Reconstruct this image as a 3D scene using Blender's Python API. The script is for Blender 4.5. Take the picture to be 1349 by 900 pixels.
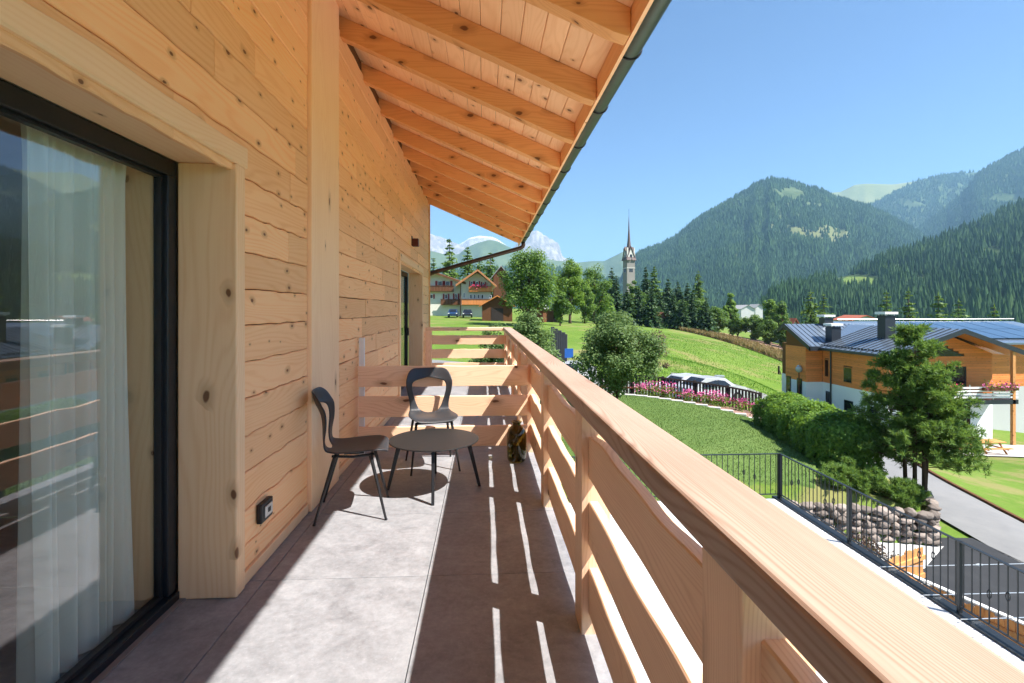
import bpy, math, random
import numpy as np
from mathutils import Matrix, Vector

# ------------------------------------------------------------------ camera, sky, sun, exposure
SC = bpy.context.scene
COL = SC.collection
for _o in list(bpy.data.objects):
    bpy.data.objects.remove(_o)
EYE = 1.516                      # eye height above the balcony floor (z = 0)
FPX, CXP, CYP, HZP = 668.0, 674.5, 450.0, 408.0
YAW = math.atan(36.5 / FPX)
cam_d = bpy.data.cameras.new("camera")
cam = bpy.data.objects.new("camera", cam_d)
COL.objects.link(cam)
cam.location = (0, 0, EYE)
cam.rotation_euler = (math.pi / 2, 0, -YAW)
cam_d.sensor_width = 36.0
cam_d.lens = 36.0 * FPX / 1349.0
cam_d.shift_y = -(CYP - HZP) / 1349.0
cam_d.clip_start = 0.05
cam_d.clip_end = 60000
SC.camera = cam

SUN_DIR = Vector((0.668, -0.387, 1.0)).normalized()       # towards the sun
world = bpy.data.worlds.new("World")
SC.world = world
world.use_nodes = True
wn = world.node_tree
sky = wn.nodes.new("ShaderNodeTexSky")
sky.sky_type = 'NISHITA'
sky.sun_disc = False
sky.sun_elevation = math.asin(SUN_DIR.z)
sky.sun_rotation = math.atan2(SUN_DIR.x, SUN_DIR.y)
sky.altitude = 1200
sky.air_density = 1.0
sky.dust_density = 0.1
sky.ozone_density = 6.0
bg = wn.nodes["Background"]
wn.links.new(sky.outputs[0], bg.inputs[0])
bg.inputs[1].default_value = 0.062
sun_d = bpy.data.lights.new("sun", 'SUN')
sun_d.energy = 4.2
sun_d.angle = math.radians(0.53)
sun_d.color = (1.0, 0.95, 0.88)
sun = bpy.data.objects.new("sun", sun_d)
COL.objects.link(sun)
sun.rotation_euler = (-SUN_DIR).to_track_quat('-Z', 'Y').to_euler()
sun.location = (30, -20, 40)
SC.view_settings.view_transform = 'Standard'
SC.view_settings.look = 'None'
SC.view_settings.gamma = 1
SC.view_settings.use_curve_mapping = False
SC.view_settings.exposure = 1.72
SC.render.engine = 'CYCLES'
SC.cycles.use_denoising = True
SC.cycles.use_adaptive_sampling = True
SC.cycles.adaptive_threshold = 0.025
SC.cycles.max_bounces = 14
SC.cycles.diffuse_bounces = 8
SC.cycles.glossy_bounces = 4
SC.cycles.transmission_bounces = 8
SC.cycles.transparent_max_bounces = 12
SC.cycles.volume_bounces = 0
SC.cycles.sample_clamp_indirect = 10
SC.cycles.caustics_reflective = False
SC.cycles.caustics_refractive = False

# ------------------------------------------------------------------ helpers
def wmat(o):
    m = o.matrix_basis.copy()
    if o.parent:
        m = wmat(o.parent) @ o.matrix_parent_inverse @ m
    return m

def par(o, p):
    if p is not None:
        o.parent = p
        o.matrix_parent_inverse = wmat(p).inverted()

def tag(o, label=None, cat=None, group=None, kind=None):
    if label: o["label"] = label
    if cat: o["category"] = cat
    if group: o["group"] = group
    if kind: o["kind"] = kind
    return o

def thing(name, label, cat, loc=(0, 0, 0), rz=0.0, group=None):
    o = bpy.data.objects.new(name, None)
    o.empty_display_size = 0.1
    COL.objects.link(o)
    o.location = loc
    o.rotation_euler = (0, 0, rz)
    return tag(o, label, cat, group)

def mesh_obj(name, me, mat, parent=None):
    o = bpy.data.objects.new(name, me)
    COL.objects.link(o)
    if mat is not None and not me.materials:
        for m in (mat if isinstance(mat, (list, tuple)) else [mat]):
            me.materials.append(m)
    par(o, parent)
    return o

def copy_tree(o, parent=None):
    c = o.copy()
    COL.objects.link(c)
    if parent is not None:
        c.parent = parent
        c.matrix_parent_inverse = o.matrix_parent_inverse.copy()
    for ch in o.children:
        copy_tree(ch, c)
    return c

def np_obj(name, V, F, mat, parent=None, smooth=False):
    """mesh from numpy: V (n,3), F (m,k) all faces with k corners"""
    V = np.asarray(V, dtype=np.float32); F = np.asarray(F, dtype=np.int32)
    me = bpy.data.meshes.new(name)
    m, k = F.shape
    me.vertices.add(len(V)); me.loops.add(m * k); me.polygons.add(m)
    me.vertices.foreach_set("co", V.ravel())
    me.loops.foreach_set("vertex_index", F.ravel())
    me.polygons.foreach_set("loop_start", np.arange(0, m * k, k, dtype=np.int32))
    me.polygons.foreach_set("use_smooth", np.full(m, smooth))
    me.update(calc_edges=True)
    return mesh_obj(name, me, mat, parent)

class MB:
    def __init__(s): s.v = []; s.f = []
    def add(s, vs, fs):
        b = len(s.v); s.v.extend(tuple(map(float, p)) for p in vs); s.f.extend(tuple(b + i for i in q) for q in fs); return s
    def box(s, x0, x1, y0, y1, z0, z1, M=None):
        x0, x1 = sorted((x0, x1)); y0, y1 = sorted((y0, y1)); z0, z1 = sorted((z0, z1))
        vs = [(x0, y0, z0), (x1, y0, z0), (x1, y1, z0), (x0, y1, z0), (x0, y0, z1), (x1, y0, z1), (x1, y1, z1), (x0, y1, z1)]
        if M is not None: vs = [M @ Vector(p) for p in vs]
        return s.add(vs, [(3, 2, 1, 0), (4, 5, 6, 7), (0, 1, 5, 4), (1, 2, 6, 5), (2, 3, 7, 6), (3, 0, 4, 7)])
    def prism(s, poly, d):
        """poly: list of 3D points (planar), extruded by vector d"""
        n = len(poly); d = Vector(d)
        vs = [Vector(p) for p in poly] + [Vector(p) + d for p in poly]
        fs = [tuple(range(n - 1, -1, -1)), tuple(range(n, 2 * n))] + [(i, (i + 1) % n, n + (i + 1) % n, n + i) for i in range(n)]
        return s.add(vs, fs)
    def tube(s, path, r, n=8, cap=True):
        path = [Vector(p) for p in path]
        rs = r if isinstance(r, (list, tuple)) else [r] * len(path)
        rings = []; up = None
        for i, p in enumerate(path):
            t = (path[min(i + 1, len(path) - 1)] - path[max(i - 1, 0)]).normalized()
            if up is None:
                up = Vector((0, 0, 1)) if abs(t.z) < 0.9 else Vector((1, 0, 0))
            a = t.cross(up).normalized(); b = a.cross(t).normalized(); up = b
            rings.append([p + (a * math.cos(2 * math.pi * k / n) + b * math.sin(2 * math.pi * k / n)) * rs[i] for k in range(n)])
        fs = []
        for i in range(len(path) - 1):
            for k in range(n):
                fs.append((i * n + k, i * n + (k + 1) % n, (i + 1) * n + (k + 1) % n, (i + 1) * n + k))
        if cap:
            fs.append(tuple(range(n - 1, -1, -1))); fs.append(tuple((len(path) - 1) * n + k for k in range(n)))
        return s.add([q for R_ in rings for q in R_], fs)
    def lathe(s, prof, c=(0, 0, 0), n=24):
        vs = []; fs = []
        for (r, z) in prof:
            for k in range(n):
                a = 2 * math.pi * k / n
                vs.append((c[0] + r * math.cos(a), c[1] + r * math.sin(a), c[2] + z))
        for i in range(len(prof) - 1):
            for k in range(n):
                fs.append((i * n + k, i * n + (k + 1) % n, (i + 1) * n + (k + 1) % n, (i + 1) * n + k))
        return s.add(vs, fs)
    def build(s, name, mat, parent=None, smooth=False, bevel=0, seg=2):
        me = bpy.data.meshes.new(name)
        me.from_pydata(s.v, [], s.f)
        if smooth:
            me.polygons.foreach_set("use_smooth", [True] * len(me.polygons))
        me.update()
        o = mesh_obj(name, me, mat, parent)
        if bevel:
            b = o.modifiers.new("bevel", 'BEVEL'); b.width = bevel; b.segments = seg; b.limit_method = 'ANGLE'; b.angle_limit = math.radians(40)
        return o

def box(name, mat, parent, x0, x1, y0, y1, z0, z1, bevel=0, seg=2):
    return MB().box(x0, x1, y0, y1, z0, z1).build(name, mat, parent, bevel=bevel, seg=seg)

def at(px, py, d):
    """a place in the scene seen in that direction d metres along the viewing axis"""
    a = (px - CXP) / FPX
    c, s = math.cos(YAW), math.sin(YAW)
    return Vector(((a * c + s) * d, (c - a * s) * d, EYE + (HZP - py) / FPX * d))

# ------------------------------------------------------------------ materials
class NT:
    def __init__(s, name):
        s.m = bpy.data.materials.new(name); s.m.use_nodes = True
        s.t = s.m.node_tree; s.bsdf = s.t.nodes["Principled BSDF"]; s.out = s.t.nodes["Material Output"]
    def n(s, typ, inp=None, **kw):
        nd = s.t.nodes.new("ShaderNode" + typ)
        for k, v in kw.items(): setattr(nd, k, v)
        for k, v in (inp or {}).items(): s.set(nd.inputs[k], v)
        return nd
    def set(s, sock, v):
        if isinstance(v, bpy.types.NodeSocket): s.t.links.new(v, sock)
        elif isinstance(v, bpy.types.Node): s.t.links.new(v.outputs[0], sock)
        else:
            if sock.type == 'RGBA' and len(v) == 3: v = (*v, 1)
            sock.default_value = v
    def math(s, op, a, b=0.0, c=None, clamp=False):
        nd = s.n("Math", operation=op, use_clamp=clamp)
        s.set(nd.inputs[0], a); s.set(nd.inputs[1], b)
        if c is not None: s.set(nd.inputs[2], c)
        return nd.outputs[0]
    def mix(s, f, a, b, typ='MIX'):
        nd = s.n("Mix", data_type='RGBA', blend_type=typ)
        s.set(nd.inputs[0], f); s.set(nd.inputs[6], a); s.set(nd.inputs[7], b)
        return nd.outputs[2]
    def step(s, x, lo, hi):
        nd = s.n("MapRange", interpolation_type='SMOOTHSTEP')
        s.set(nd.inputs[0], x); s.set(nd.inputs[1], lo); s.set(nd.inputs[2], hi)
        return nd.outputs[0]
    def noise(s, vec, scale, detail=2.0, rough=0.5, dist=0.0):
        nd = s.n("TexNoise", {"Scale": scale, "Detail": detail, "Roughness": rough, "Distortion": dist})
        if vec is not None: s.set(nd.inputs["Vector"], vec)
        return nd.outputs[0]
    def obj(s): return s.n("TexCoord").outputs["Object"]
    def pos(s): return s.n("NewGeometry").outputs["Position"]
    def xyz(s, v):
        nd = s.n("SeparateXYZ"); s.set(nd.inputs[0], v); return nd.outputs
    def vec(s, x, y, z):
        nd = s.n("CombineXYZ")
        for i, v in enumerate((x, y, z)): s.set(nd.inputs[i], v)
        return nd.outputs[0]
    def scale(s, v, sc):
        nd = s.n("VectorMath", operation='MULTIPLY'); s.set(nd.inputs[0], v); s.set(nd.inputs[1], sc); return nd.outputs[0]
    def bump(s, h, strength=0.3, dist=0.01):
        nd = s.n("Bump", {"Strength": strength, "Distance": dist}); s.set(nd.inputs["Height"], h)
        s.t.links.new(nd.outputs[0], s.bsdf.inputs["Normal"])
    def fin(s, col=None, rough=0.6, spec=0.3, metal=0.0):
        if col is not None: s.set(s.bsdf.inputs["Base Color"], col)
        s.set(s.bsdf.inputs["Roughness"], rough); s.set(s.bsdf.inputs["Specular IOR Level"], spec); s.set(s.bsdf.inputs["Metallic"], metal)
        return s.m

def plain(name, col, rough=0.6, spec=0.3, metal=0.0, var=0.12, vs=3.0, ov=0.0):
    N = NT(name)
    nz = N.noise(N.obj(), vs, 5.0, 0.6)
    f = N.math('MULTIPLY_ADD', nz, 2 * var, 1 - var)
    if ov: f = N.math('MULTIPLY', f, N.math('MULTIPLY_ADD', N.n('ObjectInfo').outputs['Random'], 2 * ov, 1 - ov))
    nd = N.n("VectorMath", operation='SCALE'); N.set(nd.inputs[0], tuple(col)); N.set(nd.inputs["Scale"], f)
    N.bump(N.noise(N.obj(), vs * 12, 3.0), 0.08, 0.01)
    return N.fin(nd.outputs[0], rough, spec, metal)

def wood(name, axis, light, dark, knot=(0.13, 0.05, 0.02), knots=0.5, ksize=1.0, ring=26.0, contrast=1.0, rough=0.55, var=0.10, fig=5.0, kcell=(4.2, 6.5), spec=0.25, lin=2.0, rp=2.2, na=1.0):
    N = NT(name)
    oi = N.n("ObjectInfo").outputs["Random"]
    p = N.obj()
    o = N.xyz(p); a = o["XYZ".index(axis)]
    b, c = [o[i] for i in range(3) if i != "XYZ".index(axis)]
    off = N.math('MULTIPLY', oi, 61.0)
    off2 = N.math('MULTIPLY', oi, 23.7)
    a2 = N.math('ADD', a, off)
    # knots
    bc = N.math('ADD', b, c)
    kq = N.vec(N.math('MULTIPLY', a2, kcell[0]), N.math('MULTIPLY', N.math('ADD', bc, off2), kcell[1]), 0.0)
    wob = N.n("VectorMath", operation='ADD'); N.set(wob.inputs[0], kq); N.set(wob.inputs[1], N.vec(N.math('MULTIPLY', N.noise(p, 14.0, 1.0), 0.10), N.math('MULTIPLY', N.noise(p, 17.0, 1.0), 0.10), 0.0))
    vor = N.n("TexVoronoi", {"Scale": 1.0, "Randomness": 1.0}, voronoi_dimensions='2D'); N.set(vor.inputs["Vector"], wob.outputs[0])
    dist = vor.outputs["Distance"]; cr = N.xyz(vor.outputs["Color"])
    has = N.math('LESS_THAN', cr[0], knots)
    rad = N.math('MULTIPLY_ADD', cr[1], 0.09 * ksize, 0.035 * ksize)
    kd = N.math('DIVIDE', dist, rad)
    kn = N.math('MULTIPLY', N.math('SUBTRACT', 1.0, N.step(kd, 0.65, 1.1)), has)
    halo = N.math('MULTIPLY', N.math('SUBTRACT', 1.0, N.step(kd, 0.6, 3.8)), has)
    # grain figure
    fv = N.vec(N.math('MULTIPLY', a2, 0.16), N.math('ADD', b, off2), N.math('ADD', c, off))
    n1 = N.noise(fv, fig, 1.5, 0.45)
    field = N.math('ADD', N.math('MULTIPLY_ADD', halo, 0.10, N.math('MULTIPLY', n1, na)), N.math('MULTIPLY', bc, lin))
    rg = N.math('SINE', N.math('MULTIPLY', field, ring * 6.0))
    rg = N.math('MULTIPLY_ADD', rg, 0.5, 0.5)
    rg = N.math('POWER', rg, rp)
    fine = N.noise(N.vec(N.math('MULTIPLY', a2, 3.0), N.math('MULTIPLY', b, 130.0), N.math('MULTIPLY', c, 130.0)), 1.0, 2.0)
    blot = N.noise(N.vec(N.math('MULTIPLY', a2, 0.6), N.math('MULTIPLY', N.math('ADD', b, off), 2.0), N.math('MULTIPLY', c, 2.0)), 2.2, 3.0)
    f = N.math('ADD', N.math('MULTIPLY', rg, 0.42 * contrast), N.math('MULTIPLY', N.math('SUBTRACT', fine, 0.5), 0.55 * contrast))
    f = N.math('ADD', f, N.math('MULTIPLY', N.math('SUBTRACT', blot, 0.45), 0.9), clamp=True)
    col = N.mix(f, light, dark)
    bri = N.math('MULTIPLY_ADD', oi, 2 * var, 1.0 - var)
    nd = N.n("VectorMath", operation='SCALE'); N.set(nd.inputs[0], col); N.set(nd.inputs["Scale"], bri)
    mid = tuple(0.5 * (x + y) for x, y in zip(dark, knot))
    col = N.mix(N.math('MULTIPLY', halo, 0.55), nd.outputs[0], mid)
    col = N.mix(N.math('MULTIPLY', kn, 0.9), col, knot)
    N.bump(N.math('ADD', N.math('MULTIPLY', rg, 0.5), fine), 0.12, 0.002)
    return N.fin(col, rough, spec)

M = {}
LW, DW = (0.80, 0.52, 0.27), (0.64, 0.345, 0.14)
for ax in "XYZ":
    M['rail' + ax] = wood("rail_wood_" + ax, ax, (0.90, 0.61, 0.41), (0.70, 0.40, 0.225), knots=0.16, ksize=0.9, ring=13, contrast=1.0, kcell=(2.2, 5.0), rough=0.5, var=0.06, lin=6.0, rp=3.2, na=2.4, fig=4.2)  # railing boards and posts, colour lightened to offset the shade on them
M['handrail'] = wood('handrail_wood', 'Y', (0.445, 0.32, 0.245), (0.25, 0.137, 0.083), knots=0.20, ksize=1.0, ring=14, contrast=1.1, kcell=(1.8, 5.0), rough=0.5, var=0.03, lin=9.5, rp=2.8, na=4.6, fig=3.4)  # same railing wood, colour darkened to offset full sun on its top
M['siding'] = wood("siding_wood", 'Y', (0.97, 0.585, 0.30), (0.84, 0.42, 0.175), knots=0.40, ksize=0.72, ring=12, contrast=0.95, kcell=(4.5, 8.0), lin=2.5, var=0.12)
M['jamb'] = wood("jamb_wood", 'Z', (0.95, 0.66, 0.39), (0.83, 0.49, 0.24), knots=0.30, ksize=1.0, ring=13, contrast=0.8, kcell=(3.6, 6.0), fig=4.0)
M['pillar'] = wood('pillar_wood', 'Z', (0.95, 0.67, 0.41), (0.85, 0.53, 0.28), knots=0.07, ksize=0.8, ring=13, contrast=0.7, kcell=(2.6, 6.0), fig=4.0)
M['jambY'] = wood("lintel_wood", 'Y', (0.95, 0.67, 0.40), (0.85, 0.53, 0.27), knots=0.22, ksize=1.0, ring=15, contrast=0.7, kcell=(3.0, 7.0), fig=4.0)
M['rafter'] = wood("rafter_wood", 'X', (0.80, 0.40, 0.15), (0.60, 0.25, 0.08), knots=0.40, ksize=1.1, ring=13, contrast=0.75, kcell=(3.0, 6.0))
M['soffit'] = wood("soffit_wood", 'Y', (0.93, 0.58, 0.31), (0.79, 0.435, 0.20), knots=0.42, ksize=0.8, ring=15, contrast=0.8, kcell=(4.0, 8.0), var=0.08)
M['joint'] = plain("joint_shadow_board", (0.16, 0.075, 0.03), 0.9, 0.1)
M['frame'] = plain("anthracite_aluminium", (0.018, 0.022, 0.028), 0.35, 0.5, 0.3, 0.05)
M['black'] = plain("black_powder_coat", (0.014, 0.014, 0.016), 0.45, 0.4, 0.0, 0.05)
M['chairshell'] = plain("charcoal_plastic", (0.034, 0.036, 0.041), 0.42, 0.4, 0.0, 0.04, 8)
M['tabletop'] = plain("charcoal_laminate", (0.02, 0.019, 0.019), 0.5, 0.3, 0.0, 0.06, 8)
M['fencemetal'] = plain("dark_grey_iron", (0.022, 0.027, 0.033), 0.4, 0.5, 0.4, 0.1)
M['gutter'] = plain("patinated_copper_gutter", (0.085, 0.105, 0.09), 0.38, 0.5, 0.7, 0.25, 6)
M['pipe'] = plain("brown_copper_pipe", (0.075, 0.045, 0.036), 0.4, 0.5, 0.5, 0.15, 6)
M['steel'] = plain("galvanised_steel", (0.55, 0.56, 0.56), 0.35, 0.5, 0.7, 0.08)
M['white'] = plain("white_paint", (0.78, 0.78, 0.77), 0.6, 0.3, 0, 0.04)
M['plaster'] = plain("white_render", (0.86, 0.86, 0.88), 0.85, 0.2, 0, 0.06, 0.7)
M['farplaster'] = plain('weathered_white_render', (0.52, 0.52, 0.52), 0.85, 0.2, 0, 0.12, 0.4)
M['cream'] = plain("cream_render", (0.60, 0.57, 0.50), 0.85, 0.2, 0, 0.05, 0.6)
M['slate'] = plain("blue_grey_sheet_roof", (0.17, 0.215, 0.275), 0.25, 0.5, 0.45, 0.15, 0.8)
M['slatedark'] = plain("dark_roof_edge", (0.03, 0.036, 0.045), 0.4, 0.5, 0.3, 0.1)
M['redroof'] = plain("terracotta_roof", (0.33, 0.10, 0.06), 0.8, 0.2, 0, 0.25, 2)
M['shingle'] = plain("pale_shingle_roof", (0.50, 0.40, 0.30), 0.85, 0.2, 0, 0.25, 1.5)
M['greyroof'] = plain("grey_shingle_roof", (0.34, 0.33, 0.32), 0.85, 0.2, 0, 0.25, 2)
M['brownwood'] = plain("weathered_brown_wood", (0.12, 0.05, 0.022), 0.8, 0.2, 0, 0.3, 2.5)
M['orangewood'] = wood("orange_larch", 'X', (0.58, 0.22, 0.065), (0.42, 0.135, 0.035), knots=0.2, ring=10, var=0.12)
M['orangewoodZ'] = wood("orange_larch_upright", 'Z', (0.62, 0.30, 0.11), (0.48, 0.19, 0.06), knots=0.3, ring=10, var=0.15)
M['larchwall'] = wood("larch_cladding", 'Y', (0.82, 0.28, 0.085), (0.64, 0.185, 0.05), knots=0.15, ring=10, var=0.13)
M['larchwallX'] = wood("larch_cladding_front", 'X', (0.82, 0.28, 0.085), (0.64, 0.185, 0.05), knots=0.15, ring=10, var=0.13)
M['darkfence'] = plain("dark_stained_wood", (0.032, 0.024, 0.022), 0.8, 0.2, 0, 0.3, 5)
M['greyfence'] = plain("grey_weathered_boards", (0.10, 0.09, 0.095), 0.85, 0.2, 0, 0.3, 3)
M['bark'] = plain("tree_bark", (0.09, 0.062, 0.042), 0.95, 0.1, 0, 0.35, 8)
M['shutter'] = plain("red_shutter", (0.22, 0.012, 0.018), 0.6, 0.3, 0, 0.1)
M['darkglass'] = plain("dark_window_glass", (0.012, 0.014, 0.018), 0.06, 0.6, 0, 0.02)
M['concrete'] = plain("pale_concrete", (0.50, 0.48, 0.45), 0.9, 0.2, 0, 0.12, 1.2)
M['soil'] = plain("bed_soil", (0.17, 0.10, 0.075), 0.95, 0.1, 0, 0.35, 5)
M['tyre'] = plain("tyre_rubber", (0.015, 0.015, 0.015), 0.8, 0.2)
M['rim'] = plain("alloy_rim", (0.45, 0.46, 0.47), 0.3, 0.5, 0.8, 0.03)
M['solar'] = plain("solar_glass", (0.035, 0.07, 0.13), 0.12, 0.6, 0.2, 0.05)
M['stone'] = plain("fieldstone", (0.24, 0.20, 0.175), 0.9, 0.2, 0, 0.35, 6, 0.4)
M['pinkflower'] = plain("pink_petals", (0.62, 0.12, 0.30), 0.7, 0.2, 0, 0.3, 20)
M['redflower'] = plain("red_petals", (0.60, 0.05, 0.12), 0.7, 0.2, 0, 0.3, 20)
M['whitecar'] = plain("white_car_paint", (0.40, 0.41, 0.43), 0.22, 0.6, 0, 0.02)
M['bluecar'] = plain("blue_car_paint", (0.02, 0.05, 0.12), 0.22, 0.6, 0.2, 0.02)
M['darkcar'] = plain("dark_car_paint", (0.02, 0.024, 0.04), 0.22, 0.6, 0.2, 0.02)
M['bluepaint'] = plain("blue_sign_paint", (0.02, 0.10, 0.36), 0.4, 0.4, 0, 0.03)
M['lampred'] = plain("rust_red_lamp_metal", (0.10, 0.022, 0.016), 0.45, 0.4, 0.3, 0.08)

def foliage(name, c1, c2, c3, trans=0.35, rough=0.55, spec=0.25, ns=0.9, nm=0.7, rm=0.75):
    N = NT(name)
    g = N.n("NewGeometry")
    r = g.outputs["Random Per Island"]
    nz = N.noise(g.outputs["Position"], ns, 3.0)
    ramp = N.n("ValToRGB"); cr = ramp.color_ramp
    cr.elements[0].color = (*c1, 1); cr.elements[1].color = (*c3, 1)
    e = cr.elements.new(0.5); e.color = (*c2, 1)
    N.set(ramp.inputs[0], N.math('ADD', N.math('MULTIPLY', r, rm), N.math('MULTIPLY', N.math('SUBTRACT', nz, 0.4), nm), clamp=True))
    N.fin(ramp.outputs[0], rough, spec)
    tr = N.n("BsdfTranslucent"); N.set(tr.inputs[0], N.mix(0.5, ramp.outputs[0], (c3[0] * 1.3, c3[1] * 1.35, c3[2] * 0.8)))
    mx = N.n("MixShader"); mx.inputs[0].default_value = trans
    N.t.links.new(N.bsdf.outputs[0], mx.inputs[1]); N.t.links.new(tr.outputs[0], mx.inputs[2])
    N.t.links.new(mx.outputs[0], N.out.inputs[0])
    return N.m
M['leaf'] = foliage("broad_leaves", (0.05, 0.10, 0.022), (0.10, 0.185, 0.035), (0.19, 0.29, 0.055), 0.42)
M['leafsilver'] = foliage("silvery_leaves", (0.06, 0.105, 0.035), (0.115, 0.19, 0.06), (0.24, 0.32, 0.13), 0.42)
M['leaflime'] = foliage("lime_leaves", (0.07, 0.13, 0.022), (0.14, 0.24, 0.035), (0.25, 0.36, 0.06), 0.42)
M['needledark'] = foliage("dark_spruce_needles", (0.022, 0.052, 0.022), (0.045, 0.095, 0.034), (0.085, 0.15, 0.045), 0.25)
M['needle'] = foliage("larch_needles", (0.05, 0.105, 0.026), (0.105, 0.185, 0.038), (0.19, 0.27, 0.055), 0.35)
M['pine'] = foliage("pine_needles", (0.05, 0.11, 0.03), (0.115, 0.21, 0.045), (0.23, 0.33, 0.07), 0.35)
M['hedge'] = foliage("hedge_leaves", (0.055, 0.125, 0.022), (0.12, 0.225, 0.03), (0.24, 0.36, 0.055), 0.4)
M['forest'] = foliage("forest_needles", (0.022, 0.058, 0.024), (0.044, 0.098, 0.034), (0.08, 0.14, 0.042), 0.15, 0.8, 0.1, 0.007, 1.7, 0.5)
M['drygrass'] = foliage("dry_grass_blades", (0.14, 0.14, 0.04), (0.25, 0.19, 0.08), (0.36, 0.24, 0.13), 0.3)
M['grassblade'] = foliage("meadow_blades", (0.05, 0.12, 0.015), (0.10, 0.22, 0.025), (0.17, 0.30, 0.04), 0.35)
M['lawnblade'] = foliage('lawn_blades', (0.05, 0.10, 0.02), (0.095, 0.16, 0.036), (0.16, 0.22, 0.06), 0.3)
M['purple'] = foliage("purple_leaves", (0.05, 0.03, 0.03), (0.11, 0.055, 0.05), (0.14, 0.13, 0.05), 0.3)

def glass_mat(name, tint, refl_add, refl_gain, ior=1.5, gcol=(1, 1, 1)):
    N = NT(name)
    fc = N.n("LayerWeight", {"Blend": 0.5}).outputs["Facing"]
    f = N.math('MULTIPLY_ADD', N.math('POWER', fc, 3.0), refl_gain, refl_add, clamp=True)
    tr = N.n("BsdfTransparent", {"Color": (*tint, 1)})
    gl = N.n("BsdfGlossy", {"Color": (*gcol, 1), "Roughness": 0.0})
    mx = N.n("MixShader"); N.set(mx.inputs[0], f)
    N.t.links.new(tr.outputs[0], mx.inputs[1]); N.t.links.new(gl.outputs[0], mx.inputs[2])
    N.t.links.new(mx.outputs[0], N.out.inputs[0])
    return N.m
M['glass'] = glass_mat("coated_window_glass", (0.93, 0.97, 0.95), 0.06, 0.75, 1.55, (1.0, 0.92, 0.96))
M['smokeglass'] = glass_mat("olive_bottle_glass", (0.55, 0.52, 0.33), 0.03, 0.7, 1.5)
M['clearcap'] = glass_mat("clear_plastic", (0.8, 0.82, 0.84), 0.05, 0.7, 1.45)

def make_tile():
    N = NT("grey_stone_tile")
    oi = N.n("ObjectInfo").outputs["Random"]
    p = N.n("VectorMath", operation='ADD'); N.set(p.inputs[0], N.obj()); N.set(p.inputs[1], N.vec(N.math('MULTIPLY', oi, 31.0), N.math('MULTIPLY', oi, 17.0), 0.0))
    p = p.outputs[0]
    a = N.noise(p, 2.2, 6.0, 0.62, 0.3); b = N.noise(p, 26.0, 5.0, 0.7); c = N.noise(p, 7.0, 5.0, 0.65, 0.6)
    f = N.math('ADD', N.math('ADD', N.math('MULTIPLY', a, 0.26), N.math('MULTIPLY', b, 0.36)), N.math('MULTIPLY', c, 0.42))
    r = N.n("ValToRGB"); cr = r.color_ramp
    cr.elements[0].position = 0.38; cr.elements[0].color = (0.175, 0.178, 0.19, 1)
    cr.elements[1].position = 0.66; cr.elements[1].color = (0.335, 0.34, 0.36, 1)
    N.set(r.inputs[0], f)
    fl = N.step(N.noise(p, 60.0, 3.0, 0.6), 0.60, 0.72)
    col = N.mix(N.math('MULTIPLY', fl, 0.25), r.outputs[0], (0.48, 0.485, 0.50))
    N.bump(N.math('ADD', b, N.math('MULTIPLY', N.noise(p, 90.0, 3.0), 0.5)), 0.12, 0.003)
    return N.fin(col, N.math('MULTIPLY_ADD', c, 0.3, 0.35), 0.35)
M['tile'] = make_tile()

def ground_mat(name, c1, c2, c3, s1=0.12, s2=1.6, s3=18.0, bump=0.5, bd=0.03, patch=None):
    N = NT(name)
    p = N.pos()
    a = N.noise(p, s1, 4.0, 0.6); b = N.noise(p, s2, 5.0, 0.65); c = N.noise(p, s3, 4.0, 0.7)
    f = N.math('ADD', N.math('ADD', N.math('MULTIPLY', a, 0.5), N.math('MULTIPLY', b, 0.4)), N.math('MULTIPLY', c, 0.45))
    r = N.n("ValToRGB"); cr = r.color_ramp
    cr.elements[0].position = 0.42; cr.elements[0].color = (*c1, 1)
    cr.elements[1].position = 0.92; cr.elements[1].color = (*c3, 1)
    e = cr.elements.new(0.66); e.color = (*c2, 1)
    N.set(r.inputs[0], f)
    col = r.outputs[0]
    if patch:
        m = N.math('MULTIPLY', N.step(N.noise(N.scale(p, (1, 1.6, 1)), patch[1], 5.0, 0.7), patch[2], patch[2] + 0.12), patch[3])
        col = N.mix(m, col, patch[0])
    N.bump(N.math('ADD', c, N.math('MULTIPLY', b, 0.6)), bump, bd)
    return N.fin(col, 0.9, 0.1)
M['meadow'] = ground_mat("meadow_grass", (0.06, 0.12, 0.016), (0.105, 0.175, 0.025), (0.175, 0.235, 0.055), patch=((0.22, 0.19, 0.08), 0.16, 0.50, 0.75))
M['lawn'] = ground_mat("mown_lawn", (0.055, 0.105, 0.024), (0.092, 0.148, 0.038), (0.14, 0.195, 0.06), s1=0.25, s2=2.5, s3=30, bump=0.3, bd=0.015)
M['asphalt'] = ground_mat("light_asphalt", (0.15, 0.15, 0.155), (0.19, 0.19, 0.19), (0.235, 0.23, 0.225), s1=0.3, s2=2, s3=60, bump=0.2, bd=0.005)
M['asphaltdark'] = ground_mat("dark_asphalt", (0.028, 0.03, 0.034), (0.038, 0.04, 0.044), (0.055, 0.056, 0.058), s1=0.3, s2=2, s3=70, bump=0.25, bd=0.005)  # drive surface, coloured much darker than the road
M['dry'] = ground_mat("dry_grass_ground", (0.20, 0.17, 0.07), (0.32, 0.225, 0.135), (0.44, 0.31, 0.22), s1=0.1, s2=0.8, s3=6)
M['plough'] = ground_mat("reddish_ploughed_soil", (0.24, 0.14, 0.105), (0.36, 0.22, 0.17), (0.46, 0.32, 0.25), s1=0.2, s2=1.5, s3=8, bump=0.8, bd=0.1)
M['paving'] = ground_mat("pale_paving", (0.36, 0.355, 0.35), (0.42, 0.415, 0.41), (0.48, 0.475, 0.47), s1=0.4, s2=3, s3=40, bump=0.15, bd=0.004)
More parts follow.
